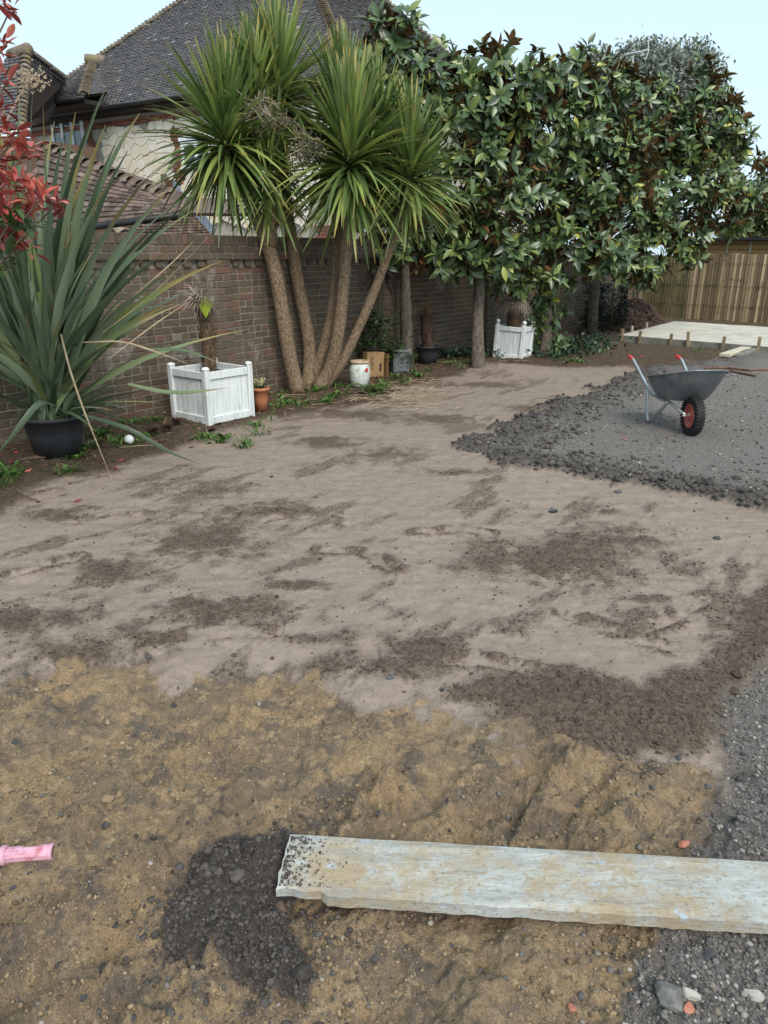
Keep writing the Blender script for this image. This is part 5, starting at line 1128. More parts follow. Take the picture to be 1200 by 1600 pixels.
mb.build('leaves', mk('dark_red_leaf', [(.3, (.035, .016, .014)), (.7, (.085, .04, .03))], 12, .5, 0, rnd=.4, coord='World'), dcl)
cn = gp(552, 585); cn = Vector((cn.x, cn.y, -.05)) - WN * .3; mb = MB(); mb.tube([cn, at(553, 470, cn.y), at(550, 410, cn.y)], [.017, .016, .014], 8); tag(mb.build('cane', PALMBARK), 'thin upright wooden cane between the palm stems and the wall', 'cane')
# fern by the jar
fn = gp(575, 618); fn.z = hz(fn.x, fn.y); fe = thing('fern', 'green fern with arching fronds in front of the jar', 'fern', fn)
for k in range(12):
    a = random.uniform(-3.3, .4); L = random.uniform(.18, .34); d = Vector((math.cos(a), math.sin(a) * .6, 0)); P = bez(fn, fn + d * L * .45 + ZU * L * .75, fn + d * L + ZU * L * .25, 10); mb = MB()
    for i in range(1, 11):
        p = P[i]; wd = .075 * math.sin(math.pi * min(1, .12 + i / 11 * .86)); s = ZU.cross(d).normalized()
        for sg in (-1, 1): mb.blade([p, p + s * sg * wd * .6 + d * .01, p + s * sg * wd + d * .015 - ZU * .008], .018, d, .2)
    mb.tube(P, .0025, 4); mb.build('frond', WEED, fe)
f4 = at(640, 545, 10.95)
f4b = thing('fern', 'dull brownish fern behind the lead planter at the trunk foot', 'fern', (f4.x, f4.y, 0))
for k in range(10):
    a = random.uniform(0, 6.28); L = random.uniform(.25, .42); o = Vector((f4.x, f4.y, .02)); d = Vector((math.cos(a), math.sin(a) * .6, 0)); P = bez(o, o + d * L * .3 + ZU * L * 1.1, o + d * L + ZU * L * .7, 9); mb = MB()
    for i in range(1, 10):
        p = P[i]; wd = .08 * math.sin(math.pi * min(1, .12 + i / 10 * .86)); s = ZU.cross(d).normalized()
        for sg in (-1, 1): mb.blade([p, p + s * sg * wd * .6, p + s * sg * wd - ZU * .01], .02, d, .2)
    mb.tube(P, .0025, 4); mb.build('frond', GRNL, f4b)
# ivy-clad trunk foot and the clipped dark bush by the mulch
iv = thing('ivy', 'dark ivy climbing the rightmost magnolia trunk', 'ivy', onG(924, 524))
for k, (x, y) in enumerate([(926, 515), (922, 490), (926, 465), (928, 440), (930, 415), (918, 505)]): small_leaves('foliage', at(x, y, 16.75), 210, (.10, .09, .16), .085, DKGRN, iv, 60 + k, .3, 1.2)
ib = gp(953, 516); cbh = thing('clipped_bush', 'dense dark clipped bush between the ivy trunk and mulch heap', 'bush', (ib.x, ib.y, 0)); r = np.random.default_rng(5)
n = 2600; a = r.uniform(0, 2 * np.pi, n); zz = r.uniform(0, 1.02, n); rad = .29 * (r.random(n) ** .15) * (1 + .10 * np.sin(a * 3 + zz * 6)); L = np.stack([ib.x + np.cos(a) * rad, ib.y + np.sin(a) * rad, zz], 1)
D = np.stack([np.cos(a), np.sin(a), r.normal(size=n) * .5 + .2], 1); R = frames(D, r.normal(size=(n, 3)) + np.array([0, 0, .8])) * r.uniform(.05, .09, n)[:, None, None]
bV = np.array([(0, 0, 0), (.28, .4, .06), (0, 1, -.1), (-.28, .4, .06)])
tag(link('foliage', join_inst('foliage', bV, [(0, 1, 2, 3)], R, L, r.random(n)), mk('bush_leaf', [(.3, (.030, .040, .030)), (.7, (.085, .095, .080))], 10, .4, 0, rnd=.55, coord='World'), cbh), None, None, kind='stuff')
mb = MB(); mb.tube([(ib.x, ib.y, -.05), (ib.x, ib.y, .9)], [.05, .02], 8); mb.build('stem', TWIG, cbh)
for x0, y0, x1, y1, lab in ((968, 505, 972, 405, 'pale bare pole leaning on the fence behind the clipped bush'), (996, 500, 1002, 425, 'pale brown post standing before the fence above the mulch')):
    mb = MB(); mb.tube([at(x0, y0, 20.6), at(x1, y1, 20.7)], [.07, .06], 9); tag(mb.build('pole', TWIG), lab, 'pole')
# bark mulch heap
mc = Vector((6.05, 18.6, 0)); r = np.random.default_rng(8); n = 5200; a = r.uniform(0, 2 * np.pi, n); q = np.sqrt(r.random(n))
u_, v_ = np.cos(a) * q * 1.75, np.sin(a) * q * .66; hh = .52 * (1 - q ** 2) ** 1.2 * (1 + .25 * np.sin(u_ * 3)); L = np.stack([mc.x + u_ * UX + v_ * UY, mc.y + u_ * UY - v_ * UX, np.zeros(n)], 1)
L[:, 2] = ground_eval(L[:, 0], L[:, 1])[0] + hh * r.uniform(.8, 1.03, n) + .01
R = frames(r.normal(size=(n, 3)), r.normal(size=(n, 3)) + np.array([0, 0, 1.])) * r.uniform(.05, .11, n)[:, None, None]; CH = MB(); CH.box((0, 0, 0), (.45, 1, .12))
mh = thing('mulch_heap', 'heap of dark red-brown bark mulch piled against the fence corner', 'mulch', mc)
tag(link('chips', join_inst('chips', np.array(CH.v), CH.f, R, L, r.random(n)), MULCH, mh), None, None, kind='stuff')
mb = MB(); V = []; 
for i in range(9):
    for j in range(24):
        q, a = i / 8, 2 * math.pi * j / 24; u, v = math.cos(a) * q * 1.75, math.sin(a) * q * .66; p = mc + WU * u + Vector((UY, -UX, 0)) * v; V.append((p.x, p.y, -.04 + .50 * (1 - q * q) ** 1.2))
mb.add(V, [(i * 24 + j, i * 24 + (j + 1) % 24, (i + 1) * 24 + (j + 1) % 24, (i + 1) * 24 + j) for i in range(8) for j in range(24)]); mb.build('core', MULCH, mh)

# ------------------------------------------------------------------ wheelbarrow
wc = onG(1078, 679); FRD, LAT = Vector((.044, -.998, 0)).normalized(), Vector((.998, .044, 0)).normalized()
def B(a, l, z): return Vector((wc.x, wc.y, wc.z)) + FRD * a + LAT * l + ZU * z
wb = thing('wheelbarrow', 'grey metal wheelbarrow with red grips standing on the gravel', 'wheelbarrow', wc)
N = 44; rings = []
def se(c, e): return math.copysign(abs(c) ** e, c)
for f in (0, .04, .12, .35, .65, .9, 1.0):
    ring = []
    for k in range(N):
        ph_ = 2 * math.pi * k / N; ca, sa = se(math.cos(ph_), .55), se(math.sin(ph_), .55); fr_ = max(0, math.cos(ph_))
        ba, bl_, bz = -.30 + .21 * ca, .185 * sa, .30 + .012 * ca
        ra = -.25 + (.37 if ca > 0 else .37) * ca + .10 * fr_ ** 3; rl = (.305 - .03 * max(0, ca)) * sa; rz_ = .535 + .07 * ca + .045 * fr_ ** 2
        g = f ** .9; w_ = min(1, f * 7); ia = ba * .92 + (ba * .08) * w_
        ring.append((ba + (ra - ba) * g, bl_ + (rl - bl_) * g ** .9, bz + (rz_ - bz) * f ** 1.15))
    rings.append(ring)
V, Fc = [], []
for lay in (0, 1):
    for ring in rings:
        for a, l, z in ring: V.append(B(a * (1 if not lay else .992) - (.0 if not lay else .002), l * (1 if not lay else .985), z + (.004 if lay else 0)))
m = len(rings); o2 = m * N
for i in range(m - 1):
    for k in range(N):
        k2 = (k + 1) % N; Fc.append((i * N + k, i * N + k2, (i + 1) * N + k2, (i + 1) * N + k)); Fc.append((o2 + i * N + k2, o2 + i * N + k, o2 + (i + 1) * N + k, o2 + (i + 1) * N + k2))
Fc.append(tuple(range(N - 1, -1, -1))); Fc.append(tuple(o2 + k for k in range(N)))
for k in range(N): Fc.append(((m - 1) * N + k, (m - 1) * N + (k + 1) % N, o2 + (m - 1) * N + (k + 1) % N, o2 + (m - 1) * N + k))
mb = MB(); mb.add(V, Fc); tray = mb.build('tray', GALV, wb, True)
mb = MB(); P = [B(a * 1.01, l * 1.02, z) for a, l, z in rings[-1]]; mb.tube(P + [P[0], P[1]], .009, 6, cap=False); mb.build('rim', GALV, tray, True)
def rnd_path(P, n=3):
    Q = [Vector(P[0])]
    for i in range(len(P) - 1): Q += [Vector(P[i]).lerp(Vector(P[i + 1]), k / 5) for k in range(1, 6)]
    for _ in range(n): Q = [Q[0]] + [(Q[i - 1] + Q[i] * 2 + Q[i + 1]) / 4 for i in range(1, len(Q) - 1)] + [Q[-1]]
    return Q
for s in (-1, 1):
    mb = MB(); mb.tube(rnd_path([B(-1.05, s * .262, .60), B(-.97, s * .262, .585), B(-.70, s * .245, .43), B(-.52, s * .20, .288), B(-.18, s * .15, .278), B(0, s * .068, .19)]), .0155, 10); mb.build('frame_tube', ZINC, wb, True)
    mb = MB(); mb.tube([B(-1.13, s * .262, .607), B(-1.12, s * .262, .606), B(-1.02, s * .262, .594), B(-1.0, s * .262, .591)], [.016, .021, .020, .018], 12); mb.build('grip', REDP, wb, True)
    mb = MB(); mb.tube(rnd_path([B(-.60, s * .225, .34), B(-.56, s * .215, .06), B(-.53, s * .21, .016), B(-.47, s * .205, .03), B(-.22, s * .155, .285)], 2), .014, 10); mb.build('leg', ZINC, wb, True)
mb = MB(); mb.tube([B(0, -.10, .185), B(0, .10, .185)], .009, 8); mb.build('axle', ZINC, wb)
WRt = basis(FRD, ZU, LAT) ; wcen = B(0, 0, .185)
wheel = thing.__call__ if False else None
mb = MB(); mb.lathe([(.115, -.036), (.135, -.043), (.160, -.044), (.175, -.038), (.183, -.022), (.185, 0), (.183, .022), (.175, .038), (.160, .044), (.135, .043), (.115, .036), (.113, 0), (.115, -.036)], wcen, 40, WRt)
for k in range(34):
    a = 2 * math.pi * k / 34
    for sg in (-1, 1):
        aa = a + sg * .045; rr = Vector((math.cos(aa), math.sin(aa), 0)); c = wcen + WRt @ (rr * .181 + Vector((0, 0, sg * .024))); tn = WRt @ Vector((-math.sin(aa), math.cos(aa), 0)); mb.box(c, (.013, .014, .040), basis(tn, WRt @ rr, LAT) @ Matrix.Rotation(sg * .25, 3, 'Y'))
whl = mb.build('wheel', RUBBER, wb)
for sg in (-1, 1):
    mb = MB(); mb.lathe([(.118, sg * .034), (.104, sg * .034), (.098, sg * .018), (.07, sg * .012), (.045, sg * .022), (.024, sg * .030), (.022, sg * .048), (.0, sg * .048)], wcen, 28, WRt); mb.build('wheel_rim', REDM, whl, True)

# ------------------------------------------------------------------ scaffold board
m_, t_, b_ = base_mat('weathered_board'); pos_ = nd(t_, 'ShaderNodeNewGeometry').outputs['Position']; mp_ = nd(t_, 'ShaderNodeMapping'); mp_.inputs['Scale'].default_value = (1, 5, 5); mp_.inputs['Rotation'].default_value = (0, 0, .077); t_.links.new(pos_, mp_.inputs[0])
c_ = ramp(t_, [(.3, (.27, .29, .28)), (.6, (.46, .48, .46)), (.8, (.36, .39, .40))], noise(t_, mp_.outputs[0], 5, 7, .7))
fine_ = noise(t_, pos_, 60, 8, .8)
c_ = mixc(t_, mth(t_, 'MULTIPLY', smooth(t_, mth(t_, 'ADD', noise(t_, pos_, 4.2, 7, .65), mth(t_, 'MULTIPLY', mth(t_, 'SUBTRACT', fine_, .5), .5)), .40, .62), .85), c_, (.36, .27, .155))
c_ = mixc(t_, mth(t_, 'MULTIPLY', smooth(t_, noise(t_, mp_.outputs[0], 3.2, 8, .75), .50, .66), .8), c_, (.25, .24, .215))
c_ = mixc(t_, mth(t_, 'MULTIPLY', smooth(t_, noise(t_, mp_.outputs[0], 9, 7, .7), .56, .68), .85), c_, (.30, .22, .13))
c_ = mixc(t_, smooth(t_, noise(t_, pos_, 13, 5, .6), .60, .70), c_, (.38, .42, .46))
c_ = mixc(t_, mth(t_, 'MULTIPLY', smooth(t_, noise(t_, pos_, 75, 6, .8), .52, .66), .75), c_, (.17, .14, .105))
c_ = mixc(t_, mth(t_, 'MULTIPLY', smooth(t_, noise(t_, mp_.outputs[0], 30, 6, .75), .54, .68), .5), c_, (.22, .19, .15))
t_.links.new(c_, b_.inputs['Base Color']); b_.inputs['Roughness'].default_value = .85; bumpn(t_, b_, noise(t_, mp_.outputs[0], 24, 6, .7), .6, .006); BOARD = m_
bo = gp(455, 1302, .014); bd = (gp(1200, 1345, .014) - bo).normalized(); bw_ = Vector((bd.y, -bd.x, 0)); bL, bW, bT = 2.6, .208, .04
nx, ny = 130, 10; V, Fc = [], []
for lay in (0, 1):
    for j in range(ny + 1):
        for i in range(nx + 1):
            x, y = i / nx * bL, j / ny * bW
            if j == ny: y += .004 * float(pn(np.array([x * 18.]), np.array([3.3]), 91)[0]) - (.012 + .004 * math.sin(x * 60) if x < .135 else 0)
            if i == 0: x += .006 * float(pn(np.array([y * 30.]), np.array([1.1]), 92)[0]) - .004
            z = (.0015 * float(pn(np.array([x * 6.]), np.array([y * 40.]), 93)[0])) if not lay else -bT + (.004 * float(pn(np.array([x * 22.]), np.array([y * 5.]), 94)[0]))
            if not lay and j in (0, ny): z -= .004
            if lay and x < .135: z += .010
            p = bo + bd * x + bw_ * y; V.append((p.x, p.y, bo.z + z - y * .03))
n1 = (nx + 1) * (ny + 1)
for j in range(ny):
    for i in range(nx):
        a = j * (nx + 1) + i; Fc += [(a + nx + 1, a + nx + 2, a + 1, a), (n1 + a, n1 + a + 1, n1 + a + nx + 2, n1 + a + nx + 1)]
for i in range(nx):
    a = ny * (nx + 1) + i; Fc += [(a, n1 + a, n1 + a + 1, a + 1), (i + 1, n1 + i + 1, n1 + i, i)]
for j in range(ny):
    a = j * (nx + 1); b2 = a + nx + 1; Fc += [(a, n1 + a, n1 + b2, b2), (b2 + nx, n1 + b2 + nx, n1 + a + nx, a + nx)]
mb = MB(); mb.add(V, Fc); tag(mb.build('scaffold_board', BOARD), 'long weathered pale wooden board with chipped left end lying on the clay', 'board')

# pink plastic sleeve at the left edge
q0, q1 = gp(-40, 1340), gp(83, 1331); g = -.055 + .023; q0 = gp(-40, 1340, g); q1 = gp(82, 1331, g); ax = (q1 - q0).normalized(); L = (q1 - q0).length; sx = ax.cross(ZU).normalized(); PR = basis(sx, sx.cross(ax) * -1, ax)
pk = thing('pink_sleeve', 'ribbed pink plastic sleeve lying on clay at the left edge', 'plastic sleeve', (q0 + q1) / 2 - ZU * .025); mb = MB(); n = 40
V, Fc = [], []; prof = [(.015, 0), (.0225, 0), (.0225, L), (.0215, L + .003), (.017, L + .003), (.016, L - .05)]
for r_, z in prof:
    for k in range(n): a = 2 * math.pi * k / n; rr = r_ - (.0020 if k % 4 == 0 and r_ > .02 else 0); V.append(q0 + PR @ Vector((rr * math.cos(a), rr * math.sin(a), z)))
for i in range(len(prof) - 1):
    for k in range(n): Fc.append((i * n + k, i * n + (k + 1) % n, (i + 1) * n + (k + 1) % n, (i + 1) * n + k))
mb.add(V, Fc); mb.build('barrel', PINK, pk, True)
mb = MB(); zc = L - (q1 - gp(6, 1337, g)).length; mb.lathe([(.022, zc - .009), (.0275, zc - .008), (.0285, zc), (.0275, zc + .008), (.022, zc + .009)], q0, 32, PR); mb.build('flange', PINK, pk, True)
mb = MB(); zc = L - .002; mb.lathe([(.022, zc - .006), (.0245, zc - .005), (.0245, zc + .002), (.021, zc + .004)], q0, 32, PR); mb.build('flange', PINK, pk, True)

# ------------------------------------------------------------------ stones
def ico():
    p = (1 + 5 ** .5) / 2; V = np.array([(-1, p, 0), (1, p, 0), (-1, -p, 0), (1, -p, 0), (0, -1, p), (0, 1, p), (0, -1, -p), (0, 1, -p), (p, 0, -1), (p, 0, 1), (-p, 0, -1), (-p, 0, 1)], float); V /= np.linalg.norm(V[0])
    Fc = [(0, 11, 5), (0, 5, 1), (0, 1, 7), (0, 7, 10), (0, 10, 11), (1, 5, 9), (5, 11, 4), (11, 10, 2), (10, 7, 6), (7, 1, 8), (3, 9, 4), (3, 4, 2), (3, 2, 6), (3, 6, 8), (3, 8, 9), (4, 9, 5), (2, 4, 11), (6, 2, 10), (8, 6, 7), (9, 8, 1)]; return V, Fc
IV, IF = ico()
def ico2():
    V = [tuple(v) for v in IV]; cache = {}; Fc = []
    def mid(a, b):
        k = (min(a, b), max(a, b))
        if k not in cache: q = (np.array(V[a]) + np.array(V[b])); q /= np.linalg.norm(q); cache[k] = len(V); V.append(tuple(q))
        return cache[k]
    for a, b, c in IF: x, y, z = mid(a, b), mid(b, c), mid(c, a); Fc += [(a, x, z), (b, y, x), (c, z, y), (x, y, z)]
    return np.array(V), Fc
I2V, I2F = ico2()
def rock_mesh(seed, ang=.25):
    r = np.random.default_rng(seed); V = I2V.copy()
    for _ in range(9):    # knock flats off
        d = r.normal(size=3); d /= np.linalg.norm(d); h = r.uniform(.45, .85); q = V @ d; V -= np.outer(np.maximum(q - h, 0), d)
    V *= (1 + r.normal(size=(len(V), 1)) * .03); return V
def ico3():
    V = [tuple(v) for v in I2V]; cache = {}; Fc = []
    def mid(a, b):
        k = (min(a, b), max(a, b))
        if k not in cache: q = (np.array(V[a]) + np.array(V[b])); q /= np.linalg.norm(q); cache[k] = len(V); V.append(tuple(q))
        return cache[k]
    for a, b, c in I2F: x, y, z = mid(a, b), mid(b, c), mid(c, a); Fc += [(a, x, z), (b, y, x), (c, z, y), (x, y, z)]
    return np.array(V), Fc
I2V, I2F = ico3()
ROCKS = [rock_mesh(200 + k) for k in range(6)]
RBASE = [IV * (1 + np.random.default_rng(300 + k).normal(size=(12, 1)) * .18) for k in range(5)]
def scatter(name, label, cat, P, S, mat, seed, flat=.7, sink=.25):
    r = np.random.default_rng(seed); n = len(P); z = ground_eval(P[:, 0], P[:, 1])[0]; L = np.stack([P[:, 0], P[:, 1], z + S * (flat - sink) * .6], 1)
    Q = frames(r.normal(size=(n, 3)) * np.array([1, 1, .25]), r.normal(size=(n, 3)) * .35 + np.array([0, 0, 1.])); Q = Q * (S[:, None] * np.stack([r.uniform(.7, 1.1, n), r.uniform(.8, 1.3, n), flat * r.uniform(.7, 1.2, n)], 1))[:, None, :]
    k = r.integers(0, len(RBASE), n); VV = np.einsum('nij,nkj->nki', Q, np.array(RBASE)[k]) + L[:, None]; Fc = (np.array(IF)[None] + (np.arange(n) * 12)[:, None, None]).reshape(-1, 3)
    return tag(link(name, fast_mesh(name, VV.reshape(-1, 3), Fc, {'var': np.repeat(r.random(n), 12)}), mat), label, cat, kind='stuff')
r = np.random.default_rng(77); n = 170000
tq = r.uniform(-.66, .66, n); yq = np.exp(r.uniform(math.log(.95), math.log(6.5), n)); xq = tq * np.sqrt(.64 + yq ** 2); _, mk_ = ground_eval(xq, yq); u = r.random(n); PQ = np.stack([xq, yq], 1)
cl_n = fbm(xq * 3, yq * 3, 95, 3)
def sizes(k, lo, mean, hi): return np.clip(lo + r.exponential(mean, k), lo, hi)
s_ = (mk_['heap'] > .4) & (u < .95); scatter('dark_clods', 'dark crumbly tarmac clods heaped at the board end', 'rubble', PQ[s_], sizes(s_.sum(), .0016, .0021, .013), CLOD, 1)
s_ = (mk_['gravel'] > .5) & (yq < 4.2) & (u < .62); scatter('gravel', 'loose grey gravel along the lower right edge', 'gravel', PQ[s_], sizes(s_.sum(), .0018, .0019, .011), ROCK, 2)
s_ = (mk_['clay'] > .6) & (mk_['heap'] < .2) & (u < .10 + .22 * cl_n); scatter('clay_crumbs', 'small orange clay crumbs scattered over the rutted foreground', 'clay crumbs', PQ[s_], sizes(s_.sum(), .0018, .0020, .010), CLAYC, 3)
s_ = (mk_['clay'] > .5) & (mk_['heap'] < .2) & (u > .985 - .02 * cl_n); scatter('pebbles', 'small grey pebbles strewn over the orange clay', 'pebbles', PQ[s_], sizes(s_.sum(), .002, .0026, .011), ROCK, 4)
s_ = (mk_['clay'] < .5) & (mk_['gravel'] < .4) & (u < np.where(mk_['crumb'] > .4, .05 + .4 * mk_['crumb'], .02)); scatter('soil_crumbs', 'dark loose soil crumbs lying over the raked ground', 'soil crumbs', PQ[s_], sizes(s_.sum(), .0020, .0018, .011), SOILC, 5)
n = 46000; tq = r.uniform(.02, .72, n); yq = r.uniform(4.6, 11, n); xq = tq * np.sqrt(.64 + yq ** 2); _, mk_ = ground_eval(xq, yq); PQ = np.stack([xq, yq], 1)
s_ = (mk_['gravel'] > .4) & (mk_['comp'] < .72) & (r.random(n) < .55 * (1 - mk_['comp'])); scatter('planings', 'dark coarse tarmac lumps banked along the gravel edge', 'rubble', PQ[s_], sizes(s_.sum(), .006, .008, .034), CLOD, 6)
s_ = (mk_['gravel'] > .6) & (r.random(n) < .16); scatter('chippings', 'pale chippings strewn across the compacted gravel around the barrow', 'gravel', PQ[s_], sizes(s_.sum(), .004, .004, .02), ROCK, 7)
hc = gp(385, 1395); hx = r.normal(0, .17, (1500, 2)) + np.array([hc.x, hc.y]); _, hm = ground_eval(hx[:, 0], hx[:, 1]); hx = hx[(hm['heap'] < .5)]; scatter('scattered_clods', 'dark clods scattered loosely around the dark heap', 'rubble', hx, sizes(len(hx), .0018, .0028, .014), CLOD, 8)
# crumbs spilled on the end of the board
n = 420; x = np.abs(r.normal(0, .055, n)); y = r.uniform(.01, bW - .02, n); x = np.clip(x * r.uniform(.3, 1.8, n), .004, .34); Pb = np.array([list(bo + bd * float(a) + bw_ * float(c)) for a, c in zip(x, y)])
S = np.clip(.0012 + r.exponential(.0012, n), .001, .007); Q = frames(r.normal(size=(n, 3)), r.normal(size=(n, 3)) + np.array([0, 0, 1.])) * S[:, None, None]; Pb[:, 2] = bo.z - y * .03 + S * .5
tag(link('spilled_crumbs', join_inst('spilled_crumbs', RBASE[1], IF, Q, Pb, r.random(n)), CLOD), 'dark soil crumbs spilled on the left end of the board', 'soil crumbs', kind='stuff')
def stone(x, y, s, mat, label, group=None, asp=(1, 1, .65), name='stone', k=None, rot=None):
    p = onG(x, y); V = ROCKS[(k if k is not None else random.randrange(6))]; mb = MB(); R = rz(rot if rot is not None else random.uniform(0, 6.28)) @ Matrix.Rotation(random.gauss(0, .15), 3, 'X')
    mb.add([Vector((p.x, p.y, p.z + s * asp[2] * .45)) + R @ Vector((v[0] * s * asp[0], v[1] * s * asp[1], v[2] * s * asp[2])) for v in V], I2F, var=random.random()); return tag(mb.build(name, mat), label, 'stone' if name == 'stone' else name.split('_')[-1], group)
GREYS = mk('grey_rock', [(.3, (.11, .105, .10)), (.7, (.20, .195, .185))], 30, .85, .4, 90, .003)
PALES = mk('pale_pebble', [(.3, (.26, .24, .215)), (.7, (.42, .395, .36))], 40, .7, .3, 90, .002)
DKS = mk('dark_stone', [(.3, (.045, .043, .046)), (.7, (.095, .092, .096))], 40, .8, .4, 90, .003, rnd=.3)
stone(1046, 1562, .040, GREYS, 'largest grey angular rock at the lower right', None, (.85, 1.05, .7), k=2)
stone(1079, 1557, .022, PALES, 'speckled pale round pebble just right of the largest grey rock', None, (1.1, .9, .7), k=4)
stone(1076, 1577, .016, REDS, 'pinkish brick pebble below the speckled pale pebble', None, (1.2, .8, .6), k=1)
stone(1176, 1556, .020, PALES, 'white oval pebble in grey gravel near the bottom right corner', None, (1.3, .8, .6), k=3, rot=-.4)
stone(1108, 1494, .019, DKS, 'dark grey oval stone under the board', None, (.8, 1.3, .6), k=0)
stone(893, 1576, .011, REDS, 'small pinkish stone near the bottom edge of the photo', None, (1, 1.1, .7), k=5)
stone(1068, 1320, .019, REDS, 'bright orange-red tile shard just above the board', None, (1.2, .8, .5), k=2, rot=.5)
stone(864, 800, .032, DKS, 'dark stone alone on the levelled soil in the middle', None, (1, 1, .75), k=1)
stone(1120, 842, .022, DKS, 'dark stone on levelled soil near the right edge', None, (1, 1, .75), k=2)
stone(170, 1250, .020, CLAYC, 'orange clay lump on the left of the foreground', None, (1.2, .9, .7), k=3, name='clay_lump')
stone(168, 1248 - 118, .014, CLAYC, 'tan clay lump close to the soil edge on the left', None, (1.4, .9, .6), k=4, name='clay_lump')
stone(1158, 1232, .018, GREYS, 'smooth pale grey stone on the gravel edge above the board', None, (1.2, .9, .6), k=4)
stone(1160, 1280, .020, GREYS, 'flat brown-grey stone on the gravel edge right of the red shard', None, (1.3, .8, .5), k=0)
stone(371, 1372, .020, CLOD, 'round clod on top of the dark heap', None, (1, 1, .8), k=5, name='soil_clod')
stone(475, 1522, .026, CLOD, 'large dark clod at the lower tip of the dark heap', None, (1.1, .9, .8), k=3, name='soil_clod')
for x, y, s, lab in ((1145, 1082, .026, 'brown soil clod beside the near gravel, lower of a close pair'), (1152, 1055, .026, 'brown soil clod beside the near gravel, upper of a close pair'), (1118, 1110, .024, 'brown soil clod at the outer corner of the dark soil bank'),
                     (1030, 1205, .022, 'brown soil clod on the clay above the red shard'), (745, 1165, .014, 'small brown clod on the clay just below the soil edge, middle'), (440, 1420, .020, 'brown clod between the dark heap and the board end'), (1126, 1145, .020, 'brown soil clod where clay, gravel and dark bank meet')):
    stone(x, y, s, SOILC, lab, 'brown soil clods', name='soil_clod')
for x, y, s, lab in ((272, 1103, .015, 'dark stone on orange clay above the dark heap, near the soil edge'), (232, 1028, .018, 'dark stone on the grey soil just before the clay, left'), (25, 1160, .016, 'dark stone on the clay at the left edge, above the pink sleeve'), (40, 1052, .014, 'dark stone at the clay border near the left edge'),
                     (280, 1356, .016, 'dark stone at the left rim of the dark heap'), (165, 1290, .014, 'dark stone on the clay above and right of the pink sleeve'), (20, 1388, .010, 'small dark stone just below the pink sleeve'), (180, 1448, .010, 'small dark stone on the clay left of the heap foot'),
                     (205, 1592, .012, 'dark stone at the bottom edge, left of the heap'), (700, 1250, .010, 'small dark stone on the clay above the middle of the board'), (590, 1272, .010, 'small dark stone on the clay above the left part of the board'), (90, 1320, .009, 'dark pebble touching the tip of the pink sleeve'),
                     (585, 1500, .012, 'small dark stone on the clay below the board'), (1105, 1230, .014, 'dark stone on the gravel margin above the red shard'), (1060, 1185, .014, 'dark stone on the clay under the dark soil bank, right'), (150, 1320, .009, 'small dark pebble right of the pink sleeve'),
                     (130, 1560, .011, 'dark stone near the bottom left corner, upper of two'), (265, 1580, .010, 'dark stone near the bottom edge below the heap'), (610, 1060, .018, 'dark stone on grey soil just below the boot print'), (690, 1078, .014, 'dark stone on grey soil right of the boot print'),
                     (380, 700, .02, 'dark stone on levelled soil in front of the white box planter'), (425, 745, .018, 'dark stone on levelled soil left of the gravel tip'), (835, 735, .03, 'dark lump on the gravel edge below the wheelbarrow, left'), (965, 770, .03, 'dark lump on the levelled soil below the gravel edge, right')):
    stone(x, y, s, DKS, lab, 'small dark stones')

# ------------------------------------------------------------------ small things on the bed by the wall
bp = gp(203, 697); bp.z = hz(bp.x, bp.y); mb = MB(); mb.lathe([(.0005, 0)] + [(.043 * math.sin(math.pi * k / 14), .043 - .043 * math.cos(math.pi * k / 14)) for k in range(1, 14)] + [(.0005, .086)], bp, 24); tag(mb.build('ball', WBALL, None, True), 'white ball lying on the bed right of the black pot', 'ball')
for x, y, s, lab in ((241, 684, .07, 'brown spiky cone cluster nearest the white ball'), (262, 678, .07, 'brown spiky cone cluster left of the white box planter'), (276, 669, .06, 'brown spiky cone cluster at the left foot of the white planter'), (331, 680, .045, 'small brown cone at the front corner of the white planter')):
    p = gp(x, y); p.z = hz(p.x, p.y) + s * .5; mb = MB()
    for k in range(110):
        d = rv().normalized(); d.z = abs(d.z) * .9 - .1; o = p + d * s * .25; mb.blade([o, o + d * s * .4, o + d * s * .8 + ZU * .008], s * .22, rv(), .4, var=random.random())
    tag(mb.build('cone_cluster', CONE), lab, 'cone', 'brown cones by the planter')
mb = MB()
for x, y in [(148, 690), (160, 683), (138, 702), (175, 692), (213, 690), (190, 700), (150, 660), (215, 668), (236, 665), (120, 715), (95, 735), (435, 640), (452, 628), (470, 640), (428, 650), (440, 620), (460, 605), (520, 622), (512, 632), (530, 612), (620, 598), (650, 588), (600, 606), (582, 622), (590, 615), (700, 572), (720, 575), (742, 574), (762, 573), (870, 562), (880, 568), (905, 562), (10, 742), (5, 765), (22, 750), (-10, 755), (320, 692), (345, 690), (395, 682), (405, 672), (380, 690), (668, 582), (635, 594), (1100, 552), (1135, 552), (900, 545), (890, 530), (940, 548), (480, 628), (500, 615)] * 2:
    p = gp(x + random.gauss(0, 6), y + random.gauss(0, 3)); p.z = hz(p.x, p.y); n = random.randint(14, 26); lf = random.random() < .5
    for k in range(n):
        a = random.uniform(0, 6.28); d = Vector((math.cos(a), math.sin(a), 0)); o = p + d * random.uniform(0, .09); L = random.uniform(.03, .085)
        mb.blade([o, o + d * L * .5 + ZU * L * random.uniform(.3, .9), o + d * L + ZU * L * random.uniform(.1, 1.0)], L * (.45 if lf else .14), Vector((-d.y, d.x, 0)), .25, var=random.random())
tag(mb.build('weeds', WEED), 'low green weeds and grass tufts along the foot of the wall', 'weeds', kind='stuff')
gc = []
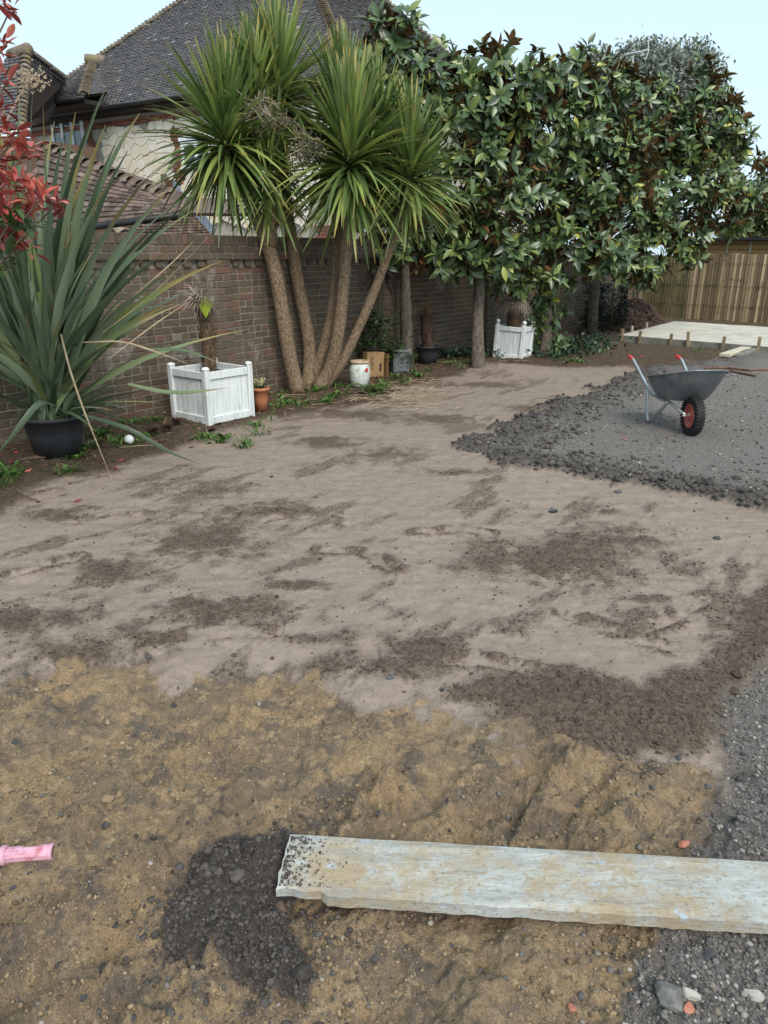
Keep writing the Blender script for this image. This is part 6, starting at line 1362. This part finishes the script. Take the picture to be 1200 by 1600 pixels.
for k, (x, y, s) in enumerate([(700, 560, .16), (722, 560, .12), (750, 560, .10), (880, 548, .16), (905, 540, .18), (895, 555, .12), (930, 535, .16), (870, 560, .10), (940, 545, .2)]):
    c = gp(x, y); gc.append(c); 
P = np.concatenate([np.array([[c.x, c.y, .05]]) + r.normal(size=(150, 3)) * np.array([.22, .16, .05]) for c in gc]); P[:, 2] = np.abs(P[:, 2]) + .02
Rr = frames(r.normal(size=(len(P), 3)) + np.array([0, 0, .4]), r.normal(size=(len(P), 3)) * .5 + np.array([0, 0, 1.])) * r.uniform(.05, .11, len(P))[:, None, None]
tag(link('ground_cover', join_inst('ground_cover', bV, [(0, 1, 2, 3)], Rr, P, r.random(len(P))), DKGRN), 'dark leafy ground cover at the wall foot under the magnolias', 'ground cover', kind='stuff')
mb = MB(); ms = MB(); mr = MB()
for k in range(2200):     # dry leaves and straw over the bed
    s_ = random.uniform(-3.2, 9); o = abs(random.gauss(0, .55)) + .03; p = W0 + WU * s_ + WN * o; p.z = hz(p.x, p.y) + .006 if k % 3 == 0 else .022 + .01 * random.random()
    a = random.uniform(0, 6.28); d = Vector((math.cos(a), math.sin(a), random.uniform(-.1, .3))); L = random.uniform(.03, .08); mb.blade([p, p + d * L * .5 + ZU * .008, p + d * L], L * .38, Vector((-d.y, d.x, random.uniform(-.4, .4))), .4, var=random.random())
for k in range(260):
    p = gp(random.gauss(625, 38), random.gauss(622, 9)); p.z = hz(p.x, p.y) + random.uniform(.006, .03); a = random.gauss(.5, .6); d = Vector((math.cos(a), math.sin(a), random.gauss(0, .06))); L = random.uniform(.08, .3); mid = p + d * L * .5 + rv(.02); ms.tube([p, mid, p + d * L], [.003, .0028, .0015], 3, cap=False, var=random.random())
for k in range(60):
    p = W0 + WU * random.uniform(-3, 6) + WN * random.uniform(.2, 1.3); p.z = hz(p.x, p.y) + .012; a = random.uniform(0, 6.28); d = Vector((math.cos(a), math.sin(a), 0)); L = random.uniform(.1, .4); ms.tube([p, p + d * L * .5 + ZU * .02 + rv(.02), p + d * L], [.003, .003, .002], 3, cap=False, var=random.random())
for x, y in [(115, 783), (108, 752), (185, 722), (183, 738), (68, 720), (30, 735), (40, 745), (60, 782), (640, 603), (645, 600), (575, 625), (980, 690), (15, 730), (5, 735), (55, 700), (25, 715), (1000, 560), (150, 715), (300, 690), (160, 695)]:
    p = gp(x, y); p.z = hz(p.x, p.y) + .008; a = random.uniform(0, 6.28); d = Vector((math.cos(a), math.sin(a), .2)); mr.blade([p, p + d * .03, p + d * .06], .035, Vector((-d.y, d.x, .3)), .4, var=random.random())
tag(mb.build('leaf_litter', mk('dead_leaf', [(.3, (.075, .042, .026)), (.7, (.21, .13, .08))], 20, .85, 0, rnd=.5)), 'brown dead leaves littering the bed below the wall', 'leaf litter', kind='stuff')
tag(ms.build('straw', STRAW), 'dry straw and stalks scattered on the bed beside the levelled soil', 'straw', kind='stuff'); tag(mr.build('red_leaves', REDL), 'fallen red leaves near the black pot and on the bed', 'leaf litter', kind='stuff')
